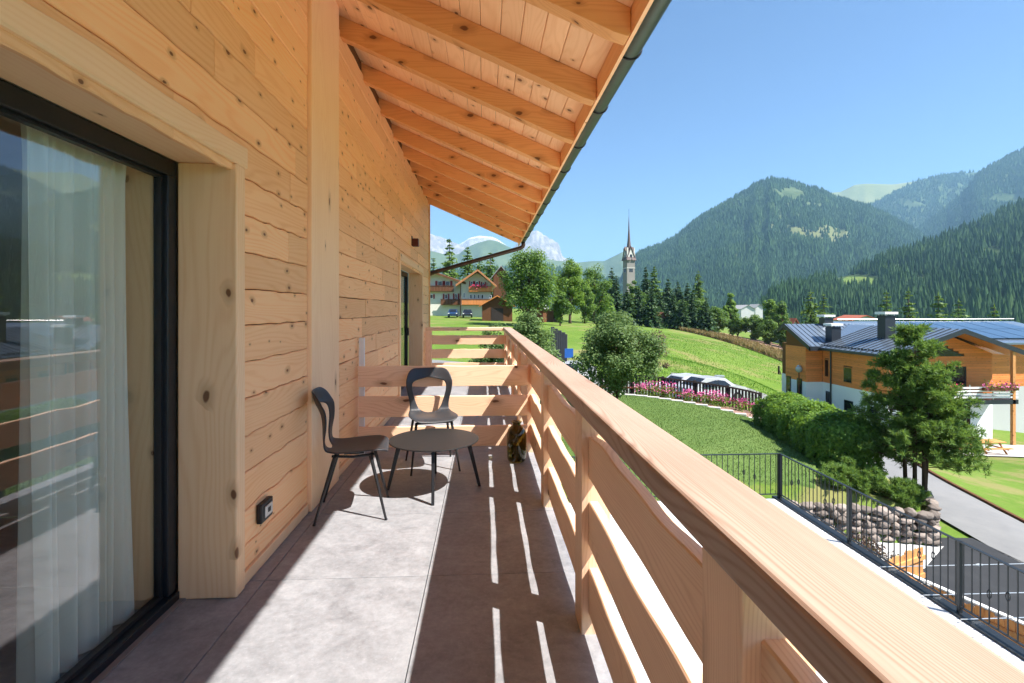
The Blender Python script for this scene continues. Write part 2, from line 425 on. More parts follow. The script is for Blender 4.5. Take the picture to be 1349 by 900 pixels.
M['slabs'] = ground_mat('white_terrace_slabs', (0.60, 0.595, 0.58), (0.67, 0.665, 0.65), (0.73, 0.72, 0.71), s1=0.4, s2=3, s3=40, bump=0.15, bd=0.004)
M['bedground'] = ground_mat("flower_bed_earth", (0.16, 0.09, 0.07), (0.26, 0.16, 0.13), (0.36, 0.25, 0.2), s1=0.5, s2=4, s3=25)
# ------------------------------------------------------------------ the balcony and the house it belongs to
def wob(seed, amp, wl=(0.25, 0.7), n=4):
    r = random.Random(seed)
    t = [(amp * r.uniform(0.25, 0.6), 2 * math.pi / r.uniform(*wl), r.uniform(0, 6.28)) for _ in range(n)]
    return lambda s: sum(a * math.sin(k * s + p) for a, k, p in t)

def wavy_board(name, mat, parent, axis, a0, a1, z0, z1, f, th, low, high, step=0.09, bv=0.004, side=1):
    """a plank along axis X or Y; its face lies at coordinate f and looks to the +side of the other axis; low/high give the uneven edges"""
    n = max(1, int(abs(a1 - a0) / step))
    vs, fs = [], []
    for i in range(n + 1):
        a = a0 + (a1 - a0) * i / n
        zl, zh = z0 + low(a), z1 + high(a)
        sec = [(f - side * th, zl), (f - side * bv, zl), (f, zl + bv), (f, zh - bv), (f - side * bv, zh), (f - side * th, zh)]
        for (d, z) in sec:
            vs.append((d, a, z) if axis == 'Y' else (a, d, z))
    for i in range(n):
        for k in range(6):
            fs.append((i * 6 + k, i * 6 + (k + 1) % 6, (i + 1) * 6 + (k + 1) % 6, (i + 1) * 6 + k))
    fs.append(tuple(range(6))); fs.append(tuple(n * 6 + k for k in range(5, -1, -1)))
    return MB().add(vs, fs).build(name, mat, parent)

rng = random.Random(7)
XW = -1.318
YA, YB = -4.0, 12.25

# floor slabs
fl = box("balcony_floor", M['soil'], None, -1.70, 0.60, YA, 11.75, -0.26, -0.024)
fl.data.materials.clear(); fl.data.materials.append(plain("dark_grout", (0.025, 0.023, 0.022), 0.9, 0.1))
tag(fl, kind="structure")
xs = [-1.70, -1.225, -0.323, 0.600]
ys = [2.911 + 0.9 * k for k in range(-8, 10)] + [11.75]
for i in range(3):
    for j in range(len(ys) - 1):
        box("floor_tile", M['tile'], fl, xs[i] + 0.0022, xs[i + 1] - 0.0022, ys[j] + 0.0022, ys[j + 1] - 0.0022, -0.022, 0.0 + rng.uniform(-0.0004, 0.0004), bevel=0.0015, seg=1)

# timber wall: uneven planks over a dark backing
wall = thing("timber_wall", "pale spruce plank wall of the house along the left of the balcony", "wall", (XW, 4, 0))
mb = MB()
for (y0, y1, z0, z1) in ((2.80, 7.93, 0, 4.3), (YA, 2.80, 2.30, 4.3), (7.93, 10.87, 2.30, 4.3), (10.87, YB, 0, 4.3)):
    mb.box(-1.42, -1.343, y0, y1, z0, z1)
mb.build("backing", M['joint'], wall)
ROW = 0.204
edges = [wob(100 + k, 0.0045, (0.16, 0.55), 5) for k in range(30)]
flat = lambda a: 0.0
def row_spans(k):
    z0, z1 = k * ROW, (k + 1) * ROW
    if z1 < 2.40: return [(2.832, 3.862), (4.590, 7.888), (10.932, YB - 0.1)]
    return [(YA, 3.862), (4.590, YB - 0.1)]
known = {11: [3.52], 9: [3.50], 12: [3.62], 14: [2.36, 3.0], 15: [2.75]}
for k in range(20):
    for (s0, s1) in row_spans(k):
        cuts = []
        if s1 - s0 > 1.6:
            y = s0 + rng.uniform(0.5, 2.2)
            while y < s1 - 0.4:
                cuts.append(y); y += rng.uniform(0.7, 2.8)
        for kk in known.get(k, []):
            if s0 < kk < s1: cuts = [c for c in cuts if abs(c - kk) > 0.5] + [kk]
        cuts = sorted(cuts)
        pts = [s0] + cuts + [s1]
        for a, b in zip(pts[:-1], pts[1:]):
            g = rng.uniform(0.0012, 0.003)
            gap = rng.uniform(0.0022, 0.0042)
            z0 = k * ROW + (0.075 if k == 0 else 0)
            lo = flat if k == 0 else edges[k]
            wavy_board("board", M['siding'], wall, 'Y', a + (g if a > s0 else 0), b - (g if b < s1 else 0), z0 + gap, (k + 1) * ROW - gap,
                       XW + rng.uniform(-0.003, 0.002), 0.024, lo, edges[k + 1], 0.07 if b < 5 else 0.2, 0.005)
# plinth strip, pillar board and corner trim
box("plinth_strip", M['jambY'], wall, -1.343, -1.308, 2.838, 3.858, 0.002, 0.072, bevel=0.004)
box("plinth_strip", M['jambY'], wall, -1.343, -1.308, 4.595, 7.885, 0.002, 0.072, bevel=0.004)
box("pillar", M['pillar'], wall, -1.343, -1.288, 3.870, 4.585, 0.002, 4.25, bevel=0.006)
box("corner_trim", M['rafter'], wall, -1.44, -1.296, YB - 0.095, YB + 0.03, 0.002, 4.2, bevel=0.006)

M['sillstone'] = plain('sill_stone', (0.22, 0.19, 0.175), 0.6, 0.3)
# big window on the left, and the glazed door further along
def opening(name, label, y0, y1, near):
    w = thing(name, label, "window" if near else "door", (-1.6, y1, 0))
    zt = 2.285
    jm = MB().box(-1.598, -1.297, y1, y1 + 0.098, 0.002, zt - 0.001).build("jamb", M['jamb'], w, bevel=0.008)
    if not near:
        MB().box(-1.598, -1.297, y0 - 0.098, y0, 0.002, zt - 0.001).build("jamb", M['jamb'], w, bevel=0.008)
    low = wob(5, 0.004, (0.4, 1.5)); hi = wob(6, 0.006, (0.5, 1.2))
    a0 = y0 - (0.11 if not near else 0)
    wavy_board("lintel", M['jambY'], w, 'Y', a0, y1 + 0.115, zt, 2.396, -1.293, 0.305, flat, hi, 0.12, 0.008)
    fr = MB()
    fr.box(-1.668, -1.603, y0, y1 - 0.001, zt - 0.085, zt - 0.002)
    fr.box(-1.668, -1.603, y1 - 0.068, y1 - 0.002, 0.052, zt - 0.086)
    fr.box(-1.668, -1.603, y0, y0 + 0.08, 0.052, zt - 0.086)
    fr.box(-1.672, -1.585, y0, y1 - 0.001, 0.003, 0.050)
    f = fr.build("frame", M['frame'], w, bevel=0.004)
    b = MB()
    b.box(-1.662, -1.628, y0 + 0.081, y1 - 0.070, zt - 0.100, zt - 0.087)
    b.box(-1.662, -1.628, y1 - 0.086, y1 - 0.070, 0.071, zt - 0.101)
    b.box(-1.662, -1.628, y0 + 0.081, y1 - 0.070, 0.053, 0.070)
    b.build("glazing_bead", M['black'], f)
    box("glass_pane", M['glass'], w, -1.648, -1.642, y0 + 0.08, y1 - 0.084, 0.069, zt - 0.099)
    box("sill_strip", M['sillstone'], w, -1.584, -1.555, y0, y1 - 0.001, 0.0025, 0.012)
    return w
w1 = opening("terrace_window", "large black framed window with a curtain behind the glass at left", -3.2, 2.735, True)
box("inner_lining", M['jamb'], w1, -1.835, -1.675, 2.665, 2.70, 0.0, 2.285)
w2 = opening("balcony_door", "black framed glazed door deep in a wooden reveal at the far end", 8.00, 10.78, False)
box("door_handle", M['black'], w2, -1.60, -1.565, 10.62, 10.66, 0.98, 1.14, bevel=0.004)

# the rooms behind the glass
M['roomwall'] = plain("room_plaster", (0.55, 0.47, 0.38), 0.9, 0.2)
def room(y0, y1, tagname):
    r = MB().box(-6, -1.70, y0, y1, -0.05, -0.004).build("room_floor", M['tile']); tag(r, kind="structure")
    r = MB().box(-6, -1.70, y0, y1, 2.50, 2.56).build("room_ceiling", M['roomwall']); tag(r, kind="structure")
    mb = MB().box(-6.08, -6.0, y0, y1, 0, 2.5).box(-6, -1.70, y0 - 0.08, y0, 0, 2.5).box(-6, -1.94, y1, y1 + 0.08, 0, 2.5)
    if tagname: mb.box(-1.94, -1.70, 2.71, 2.80, 0, 2.5).box(-1.78, -1.70, 2.80, y1, 0, 2.5)
    r = mb.build("room_wall", M['roomwall']); tag(r, kind="structure")
room(-3.3, 3.9, True)
room(7.6, 11.2, False)
def curtain():
    N = NT("curtain_linen")
    N.fin(N.mix(N.noise(N.scale(N.obj(), (1, 1, 0.2)), 60.0, 3.0), (0.84, 0.84, 0.78), (0.90, 0.90, 0.85)), 0.9, 0.1)
    tr = N.n("BsdfTranslucent", {"Color": (0.85, 0.88, 0.83, 1)}); mx = N.n("MixShader"); mx.inputs[0].default_value = 0.18
    N.t.links.new(N.bsdf.outputs[0], mx.inputs[1]); N.t.links.new(tr.outputs[0], mx.inputs[2]); N.t.links.new(mx.outputs[0], N.out.inputs[0])
    nu, nv = 150, 24
    V = []
    for j in range(nv + 1):
        v = j / nv; z = 2.262 - v * 2.25
        for i in range(nu + 1):
            u = i / nu
            tight = 0.55 + 0.45 * v
            wv = math.sin(u * 2 * math.pi * 6.1 + 1.9 * math.sin(u * 7.7 + 1) + 1.1 * math.sin(u * 17) + 0.5 * math.sin(3 * v + 4 * u)) * 0.042 * (0.45 + 0.55 * v) + 0.014 * math.sin(u * 61 + v)
            pinch = 0.012 * math.sin(u * 2 * math.pi * 30) * max(0, 1 - v * 14)
            y = 2.00 + 0.56 * u + 0.02 * math.sin(u * 14) * v
            V.append((-1.735 - 0.02 * v * math.sin(u * 3) + wv + pinch, y, z))
    F = [(j * (nu + 1) + i, j * (nu + 1) + i + 1, (j + 1) * (nu + 1) + i + 1, (j + 1) * (nu + 1) + i) for j in range(nv) for i in range(nu)]
    o = np_obj("curtain", V, F, N.m, smooth=True)
    tag(o, "pale grey linen curtain hanging in folds behind the big window", "curtain")
curtain()

# roof overhang: rafters, planks, eave board, gutter
ZU = lambda x: 3.121 - 0.433 * (x - 0.758)          # underside of the rafters
ZS = lambda x: ZU(x) + 0.190                         # underside of the planking
RY0, RY1 = -4.2, 12.75
roof = thing("roof_overhang", "wooden roof overhang with rafters and a metal gutter above the balcony", "roof", (0, 4, 3.1))
k = -8
while True:
    y = 2.90 + 0.91 * k; k += 1
    if y > RY1 - 0.05: break
    pr = [(-1.50, ZU(-1.50)), (0.745, ZU(0.745)), (0.835, ZU(0.835) + 0.012), (0.850, ZU(0.85) + 0.04), (0.850, ZS(0.85) - 0.002), (-1.50, ZS(-1.50) - 0.002)]
    MB().prism([(x, y, z) for x, z in pr], (0, 0.105, 0)).build("rafter", M['rafter'], roof, bevel=0.004)
pw = 0.149
x = -1.52
while x < 0.84:
    x1 = min(x + pw, 0.853)
    ya = RY0
    while ya < RY1:
        yb = min(RY1, ya + rng.uniform(3.2, 5.2))
        if RY1 - yb < 1.0: yb = RY1
        g = 0.0016
        dz = rng.uniform(-0.0006, 0.0006)
        pr = [(x + g, ZS(x + g) + 0.004 + dz), (x + g + 0.004, ZS(x + g + 0.004) + dz), (x1 - g - 0.004, ZS(x1 - g - 0.004) + dz), (x1 - g, ZS(x1 - g) + 0.004 + dz), (x1 - g, ZS(x1) + 0.022), (x + g, ZS(x) + 0.022)]
        MB().prism([(a, ya + 0.001, z) for a, z in pr], (0, yb - ya - 0.002, 0)).build("soffit_plank", M['soffit'], roof)
        ya = yb
    x += pw
MB().prism([(-6.5, RY0, ZS(-6.5) + 0.03), (0.90, RY0, ZS(0.90) + 0.03), (0.92, RY0, ZS(0.92) + 0.09), (-6.5, RY0, ZS(-6.5) + 0.2)], (0, RY1 - RY0 + 0.04, 0)).build("roof_deck", M['slatedark'], roof)
MB().prism([(0.853, RY0, ZU(0.853) + 0.035), (0.873, RY0, ZU(0.853) + 0.03), (0.873, RY0, ZS(0.873) + 0.02), (0.853, RY0, ZS(0.853) + 0.018)], (0, RY1 - RY0, 0)).build("eave_board", M['soffit'], roof)
GX, GZ, GR = 0.950, 3.222, 0.072
def gutter_section(y, r):
    return [(GX + r * math.cos(math.pi + math.pi * i / 12), y, GZ + r * math.sin(math.pi + math.pi * i / 12)) for i in range(13)]
gm = MB(); ny = 40
vs = []; fs = []
for j in range(ny + 1):
    y = RY0 + (RY1 - 0.25 - RY0) * j / ny
    vs += gutter_section(y, GR)
for j in range(ny):
    for i in range(12):
        fs.append((j * 13 + i, j * 13 + i + 1, (j + 1) * 13 + i + 1, (j + 1) * 13 + i))
gm.add(vs, fs)
gut = gm.build("gutter", M['gutter'], roof, smooth=True)
sm = gut.modifiers.new("sheet", 'SOLIDIFY'); sm.thickness = 0.003; sm.offset = 1
gm = MB().tube([(GX + GR + 0.004, RY0, GZ + 0.004), (GX + GR + 0.004, RY1 - 0.25, GZ + 0.004)], 0.009, 8)
gm.build("gutter_bead", M['gutter'], gut, smooth=True)
k = -8
while 2.35 + 0.91 * k < RY1 - 0.4:
    y = 2.35 + 0.91 * k; k += 1
    MB().tube([(p[0], y, p[2]) for p in gutter_section(y, GR + 0.005)], 0.0065, 6).build("gutter_bracket", M['black'], gut, smooth=True)
gend = MB().add(gutter_section(RY1 - 0.25, GR), [tuple(range(13))]); gend.build("gutter_end", M['gutter'], gut)
yp = RY1 - 0.42
path = [(GX, yp, GZ - 0.05), (GX, yp, GZ - 0.13), (GX - 0.015, yp, GZ - 0.17), (GX - 0.07, yp, GZ - 0.205), (GX - 0.17, yp, GZ - 0.235), (-1.30, yp + 0.05, 2.40), (-1.37, yp + 0.06, 2.36), (-1.42, yp + 0.07, 2.25), (-1.42, yp + 0.07, -2.4)]
MB().tube(path, 0.050, 12).build("downpipe", M['pipe'], gut, smooth=True)

# railing along the balcony
rl = thing("balcony_railing", "long spruce railing with a thick rounded handrail along the balcony", "railing", (0.52, 4, 0))
RYE = 11.66
hr = MB().box(0.430, 0.609, YA, RYE, 1.038, 1.114).build("handrail", M['handrail'], rl, bevel=0.016, seg=4)
posts = [-2.12, -0.63, 0.868, 2.343, 3.868, 5.365, 6.865, 8.365, 9.865, 11.49]
PW = 0.165
for y in posts:
    box("post", M['railZ'], rl, 0.452, 0.590, y, y + PW, -0.22, 1.0385, bevel=0.004)
rows = [(0.725, 0.933), (0.413, 0.619), (0.096, 0.308)]
for i, (ya, yb) in enumerate(zip(posts[:-1], posts[1:])):
    for j, (z0, z1) in enumerate(rows):
        wavy_board("board", M['railY'], rl, 'Y', ya + PW - 0.01, yb + 0.01, z0, z1, 0.487, 0.042, wob(300 + i * 10 + j, 0.005, (0.45, 1.1)), wob(500 + i * 10 + j, 0.0075, (0.45, 1.1)), 0.06, 0.005, side=-1)
er = thing("end_railing", "short spruce railing closing the far end of the balcony", "railing", (-0.4, 11.6, 0))
box("handrail", M['railX'], er, -1.34, 0.428, 11.49, 11.655, 1.038, 1.114, bevel=0.014, seg=3)
box("post", M['railZ'], er, -1.342, -1.190, 11.50, 11.645, -0.2, 1.0375, bevel=0.004)
for j, (z0, z1) in enumerate(rows):
    wavy_board("board", M['railX'], er, 'X', -1.20, 0.452, z0, z1, 11.56, 0.04, wob(700 + j, 0.004), wob(710 + j, 0.004), 0.08, 0.004, side=-1)
cb = thing("dividing_barrier", "low barrier of three pale boards crossing the balcony behind the chairs", "barrier", (-0.4, 5.3, 0))
for j, (z0, z1) in enumerate(((0.724, 0.934), (0.412, 0.622), (0.10, 0.310))):
    wavy_board("board", M['railX'], cb, 'X', -1.288, 0.4515, z0, z1, 5.268, 0.04, wob(720 + j, 0.002), wob(730 + j, 0.003), 0.1, 0.004, side=-1)
box("batten", M['white'], cb, -1.292, -1.238, 5.309, 5.345, 0.0005, 1.225, bevel=0.003)

# wall lamp and socket
wl = thing("wall_lamp", "small rust red box lamp on the plank wall above the door", "lamp", (XW, 9.3, 2.7))
box("housing", M['lampred'], wl, XW + 0.012, XW + 0.125, 9.25, 9.37, 2.665, 2.805, bevel=0.006)
box("wall_plate", M['black'], wl, XW - 0.002, XW + 0.0115, 9.26, 9.36, 2.675, 2.85)
so = thing("power_socket", "black outdoor power socket box on the wall near the floor", "socket", (XW, 3.09, 0.32))
box("housing", M['black'], so, XW + 0.001, XW + 0.034, 3.005, 3.165, 0.272, 0.385, bevel=0.008)
box("lid", M['steel'], so, XW + 0.0345, XW + 0.042, 3.040, 3.140, 0.297, 0.362, bevel=0.003)
box("plug_plate", M['black'], so, XW + 0.0425, XW + 0.045, 3.075, 3.105, 0.318, 0.345)

# chairs
def make_chair(label):
    t = thing("lounge_chair", label, "chair", group="two charcoal chairs with open backs by the round table")
    # rows: y (front is -y), z, half width, half width of the hole, forward wrap of the edges
    rows = [(-0.245, 0.462, 0.150, 0.0, 0.0), (-0.240, 0.476, 0.185, 0.0, 0.0), (-0.215, 0.486, 0.212, 0.0, 0.0), (-0.15, 0.489, 0.228, 0.0, 0.0),
            (-0.05, 0.484, 0.232, 0.0, 0.008), (0.05, 0.478, 0.226, 0.0, 0.018), (0.12, 0.478, 0.216, 0.0, 0.03), (0.165, 0.488, 0.207, 0.045, 0.04),
            (0.192, 0.510, 0.199, 0.090, 0.05), (0.208, 0.545, 0.194, 0.118, 0.055), (0.222, 0.600, 0.198, 0.138, 0.06), (0.236, 0.660, 0.212, 0.157, 0.07),
            (0.250, 0.720, 0.226, 0.172, 0.08), (0.262, 0.775, 0.232, 0.170, 0.085), (0.270, 0.805, 0.231, 0.140, 0.085), (0.275, 0.825, 0.228, 0.0, 0.08),
            (0.285, 0.870, 0.214, 0.0, 0.075), (0.294, 0.905, 0.190, 0.0, 0.065), (0.299, 0.922, 0.150, 0.0, 0.05)]
    nc = 6
    V = []; F = []
    for (y, z, w, wi, wr) in rows:
        for sgn in (-1, 1):
            for c in range(nc):
                q = c / (nc - 1)
                wi_ = max(wi, 0.004)
                xx = (w + (wi_ - w) * q) if sgn < 0 else (wi_ + (w - wi_) * q)
                xx *= sgn
                e = (abs(xx) / 0.23) ** 2
                back = max(0.0, (z - 0.48) / 0.35)
                yy = y - wr * e * min(1, back * 2)
                zz = z + (0.020 * e if z < 0.50 else 0)
                V.append((xx, yy, zz))
    m = 2 * nc
    for i in range(len(rows) - 1):
        hole = rows[i][3] > 0 or rows[i + 1][3] > 0
        for c in range(m - 1):
            if c == nc - 1 and rows[i][3] > 0.0 and (i + 1 < len(rows)) and rows[i + 1][3] >= 0.0 and not (rows[i][3] == 0):
                if rows[i + 1][3] == 0.0 or rows[i][3] > 0.0:
                    continue
            F.append((i * m + c, i * m + c + 1, (i + 1) * m + c + 1, (i + 1) * m + c))
    sh = MB().add(V, F).build("shell", M['chairshell'], t, smooth=True)
    s1 = sh.modifiers.new("thick", 'SOLIDIFY'); s1.thickness = 0.013; s1.offset = 0
    s2 = sh.modifiers.new("round", 'SUBSURF'); s2.levels = 2; s2.render_levels = 2
    # under-frame and four slender legs
    fm = MB()
    for sy in (-0.13, 0.13):
        fm.tube([(-0.17, sy, 0.447), (0.17, sy, 0.447)], 0.011, 8)
    for sx in (-0.12, 0.12):
        fm.tube([(sx, -0.15, 0.452), (sx, 0, 0.440), (sx, 0.15, 0.452)], 0.010, 8)
    fm.box(-0.07, 0.07, -0.07, 0.07, 0.446, 0.466)
    fm.build("under_frame", M['black'], t, smooth=False)
    for sx in (-1, 1):
        for sy in (-1, 1):
            fx, fy = sx * 0.225, (-0.235 if sy < 0 else 0.255)
            lg = MB().tube([(sx * 0.165, sy * 0.125, 0.455), (fx, fy, 0.004)], [0.0135, 0.0085], 8).build("leg", M['black'], t)
            MB().tube([(fx, fy, 0.010), (fx * 1.001, fy * 1.001, 0.0005)], 0.0105, 8).build("foot", M['black'], lg)
    return t
ch = make_chair("charcoal open-back chair standing side-on against the timber wall")
ch2 = copy_tree(ch)
ch["label"] = "charcoal open-back chair standing side-on against the timber wall"
ch.location = (-0.975, 3.885, 0); ch.rotation_euler = (0, 0, math.radians(99))
ch2["label"] = "charcoal open-back chair facing the camera in front of the dividing barrier"
ch2.location = (-0.505, 4.955, 0); ch2.rotation_euler = (0, 0, math.radians(14))

# round coffee table
tb = thing("coffee_table", "low round charcoal coffee table between the two chairs", "table", (-0.425, 4.34, 0))
C = (-0.425, 4.34, 0)
MB().lathe([(0.0, 0.408), (0.370, 0.408), (0.3775, 0.411), (0.379, 0.415), (0.3775, 0.419), (0.371, 0.4205), (0.0, 0.4205)], C, 72).build("table_top", M['tabletop'], tb, smooth=False)
fm = MB()
for a in (0, 90):
    A = Matrix.Translation(C) @ Matrix.Rotation(math.radians(a + 4), 4, 'Z')
    fm.box(-0.29, 0.29, -0.012, 0.012, 0.392 - (0.001 if a else 0), 0.4075 - (0.001 if a else 0), A)
fm.build("under_frame", M['black'], tb)
for a in (0, 90, 180, 270):
    A = Matrix.Translation(C) @ Matrix.Rotation(math.radians(a + 4), 4, 'Z')
    b, tpt = 0.385, 0.285
    vs = [A @ Vector(p) for p in ((tpt - 0.02, -0.014, 0.407), (tpt + 0.02, -0.014, 0.407), (tpt + 0.02, 0.014, 0.407), (tpt - 0.02, 0.014, 0.407), (b - 0.012, -0.012, 0.0005), (b + 0.012, -0.012, 0.0005), (b + 0.012, 0.012, 0.0005), (b - 0.012, 0.012, 0.0005))]
    MB().add(vs, [(0, 1, 2, 3), (7, 6, 5, 4), (0, 4, 5, 1), (1, 5, 6, 2), (2, 6, 7, 3), (3, 7, 4, 0)]).build("leg", M['black'], tb, bevel=0.003)

# big olive glass bottle vase
vz = thing("glass_vase", "tall olive brown glass vase standing on the floor by the railing", "vase", (0.322, 5.05, 0))
prof = [(0.0, 0.002), (0.062, 0.002), (0.083, 0.012), (0.094, 0.04), (0.098, 0.10), (0.099, 0.20), (0.097, 0.27), (0.088, 0.315), (0.066, 0.345), (0.046, 0.357), (0.040, 0.368), (0.042, 0.385), (0.050, 0.392)]
MB().lathe(prof, (0.322, 5.05, 0), 40).build("glass_body", M['smokeglass'], vz, smooth=True)
MB().lathe([(r * 0.955, z + 0.004) for r, z in prof[:-1]], (0.322, 5.05, 0), 40).build("inner_wall", M['smokeglass'], vz, smooth=True)
MB().lathe([(0.040, 0.3925), (0.050, 0.3925), (0.054, 0.398), (0.050, 0.4035), (0.040, 0.4035), (0.037, 0.398), (0.040, 0.3925)], (0.322, 5.05, 0), 40).build("rim", M['smokeglass'], vz, smooth=True)
# ------------------------------------------------------------------ terrain
CTRL = np.array([
 (3,12,-2.75),(8.3,13,-2.9),(6,19,-2.6),(11,18.5,-3.1),(7,23.5,-2.45),(12.5,23,-3.2),(0,20,-2.4),(-10,20,-2.0),(-12,50,-0.9),(0,50,-1.7),(-10,75,-0.3),
 (13,31,-4.1),(8,30,-4.0),(10,28,-3.9),(3,32,-2.9),(17,41,-2.95),(22,40,-4.4),(27,45,-6.3),(24,60,-3.6),(38,75,-5.2),(45.7,135,-3.1),(57,130,-3.9),(55,90,-6.8),(40,55,-8.6),
 (28,36,-7.9),(28,48,-7.7),(36,33,-7.9),(40,44,-8.4),(31,28,-7.3),(17.5,19.4,-5.0),(14,13,-4.75),(16,15,-4.9),(25,20,-6.4),(22,28,-6.3),(19,33,-4.9),(16,27,-3.9),
 (12.0,14.5,-3.6),(11.2,12.8,-3.5),(14,20,-4.3),
 (20,5,-5.6),(14,4,-4.8),(9,8,-4.4),(9,0,-4.4),(3,5,-3.3),(3,0,-3.3),(-5,-12,-3.2),(20,-20,-6.5),(-8,104,0.4),(-40,100,1.0),(10,100,-0.4),(28,100,-1.8),
 (0,150,1.4),(60,200,-2.5),(30,200,0.5),(110,200,-9.0),(100,110,-13.0),(62,60,-11.0),(60,25,-11.5),(110,0,-17.0),(160,150,-18.0),(0,300,2.0),(88,310,-1.0),(-100,0,0.5),(-100,200,5.0),(-100,320,9.0),(180,320,-16),
 (50,-60,-10),(-60,-60,-2),(180,-60,-26)], dtype=float)
def _tps(r2): return 0.5 * r2 * np.log(r2 + 1e-9)
def _fit():
    P = CTRL[:, :2]; n = len(P)
    K = _tps(((P[:, None] - P[None]) ** 2).sum(-1)) + 4.0 * np.eye(n)
    A = np.zeros((n + 3, n + 3)); A[:n, :n] = K; A[:n, n] = 1; A[:n, n + 1:] = P; A[n, :n] = 1; A[n + 1:, :n] = P.T
    return np.linalg.solve(A, np.concatenate([CTRL[:, 2], np.zeros(3)]))
_W = _fit()
def sm(x, a, b):
    t = np.clip((x - a) / (b - a), 0, 1); return t * t * (3 - 2 * t)
def drive_z(x, y):
    return -4.28 - 0.085 * (x - 9.0) + 0 * y
def in_drive(x, y):
    """1 inside the sunken drive: east of the terrace, south of the stone wall"""
    lim = 12.35 - 0.02 * (x - 8) + np.where(x > 11.4, (x - 11.4) * 1.9, 0)
    return sm(x, 6.45, 6.55) * (1 - sm(y, lim - 0.05, lim + 0.15)) * (1 - sm(x, 14.0, 18.0))
def height(x, y):
    x = np.asarray(x, float); y = np.asarray(y, float); sh = x.shape
    X = np.clip(x.ravel(), -110, 190); Y = np.clip(y.ravel(), -70, 330)
    z = np.zeros(len(X))
    for i in range(0, len(X), 20000):
        a, b = X[i:i + 20000], Y[i:i + 20000]
        r2 = (a[:, None] - CTRL[None, :, 0]) ** 2 + (b[:, None] - CTRL[None, :, 1]) ** 2
        n = len(CTRL)
        z[i:i + 20000] = _tps(r2) @ _W[:n] + _W[n] + _W[n + 1] * a + _W[n + 2] * b
    xr, yr = x.ravel(), y.ravel()
    d = np.hypot(np.maximum(0, np.maximum(-110 - xr, xr - 190)), np.maximum(0, np.maximum(-70 - yr, yr - 330)))
    z = z + (-38 - z) * sm(d, 0, 400)
    w = in_drive(xr, yr)
    z = z * (1 - w) + np.minimum(z, drive_z(xr, yr) - 0.05) * w
    z = np.where((xr < 6.5) & (yr < 10.9), np.minimum(z, -3.0), z)
    return z.reshape(sh)
def H(x, y): return float(height(np.array([x]), np.array([y]))[0])

def grid_axis(parts):
    out = []
    for a, b, st in parts:
        out += list(np.arange(a, b, st))
    return np.array(out + [parts[-1][1]])
gx = np.unique(np.round(np.concatenate([grid_axis([(-12000, -600, 1500), (-600, -100, 60), (-100, -20, 8), (-20, 4, 2), (4, 22, 0.3), (22, 70, 1.5), (70, 200, 6), (200, 800, 60), (800, 14000, 1500)])]), 3))
gy = np.unique(np.round(np.concatenate([grid_axis([(-3000, -300, 500), (-300, -20, 20), (-20, 2, 2), (2, 30, 0.3), (30, 70, 1.2), (70, 220, 4), (220, 800, 40), (800, 16000, 1500)])]), 3))
GXX, GYY = np.meshgrid(gx, gy)
GZZ = height(GXX, GYY)
nx = len(gx)
Fg = [(j * nx + i, j * nx + i + 1, (j + 1) * nx + i + 1, (j + 1) * nx + i) for j in range(len(gy) - 1) for i in range(nx - 1)]
g = np_obj("ground", np.stack([GXX.ravel(), GYY.ravel(), GZZ.ravel()], 1), Fg, M['meadow'], smooth=True)
tag(g, kind="structure")

def patch(name, mat, A, B, nu, nv, off, kind="structure", zfun=None):
    """a sheet between two plan polylines A and B, laid on the terrain"""
    def samp(P, n):
        P = np.array(P, float); s = np.r_[0, np.cumsum(np.hypot(*np.diff(P, axis=0).T))]
        t = np.linspace(0, s[-1], n); return np.stack([np.interp(t, s, P[:, 0]), np.interp(t, s, P[:, 1])], 1)
    a, b = samp(A, nu), samp(B, nu)
    t = np.linspace(0, 1, nv)[:, None, None]
    Pn = a[None] * (1 - t) + b[None] * t
    z = (zfun or height)(Pn[..., 0], Pn[..., 1]) + off
    V = np.concatenate([Pn.reshape(-1, 2), z.reshape(-1, 1)], 1)
    F = [(j * nu + i, j * nu + i + 1, (j + 1) * nu + i + 1, (j + 1) * nu + i) for j in range(nv - 1) for i in range(nu - 1)]
    o = np_obj(name, V, F, mat, smooth=True)
    if kind: tag(o, kind=kind)
    return o
LAWN_FAR = [(-6, 24.2), (4, 23.6), (6.6, 23.1), (9.2, 22.0), (11.55, 21.0)]
LAWN_NEAR = [(-6, 10.9), (3, 10.9), (6.6, 10.9), (8.2, 12.1), (9.4, 13.6), (10.6, 17), (11.55, 20.95)]
patch("lawn", M['lawn'], LAWN_FAR, [(-6, 10.9), (3, 10.9), (6.5, 10.9), (8.3, 12.3), (9.6, 14.2)], 60, 40, 0.035)
patch("lawn", M['lawn'], [(11.5, 21.02), (9.6, 14.2)], [(11.9, 20.8), (10.4, 14.0)], 30, 8, 0.035)
patch("flower_bed", M['bedground'], [(6.0, 24.4), (9.0, 23.7), (12.9, 23.1)], [(6.0, 23.35), (9.2, 22.1), (11.9, 20.95)], 40, 8, 0.045)
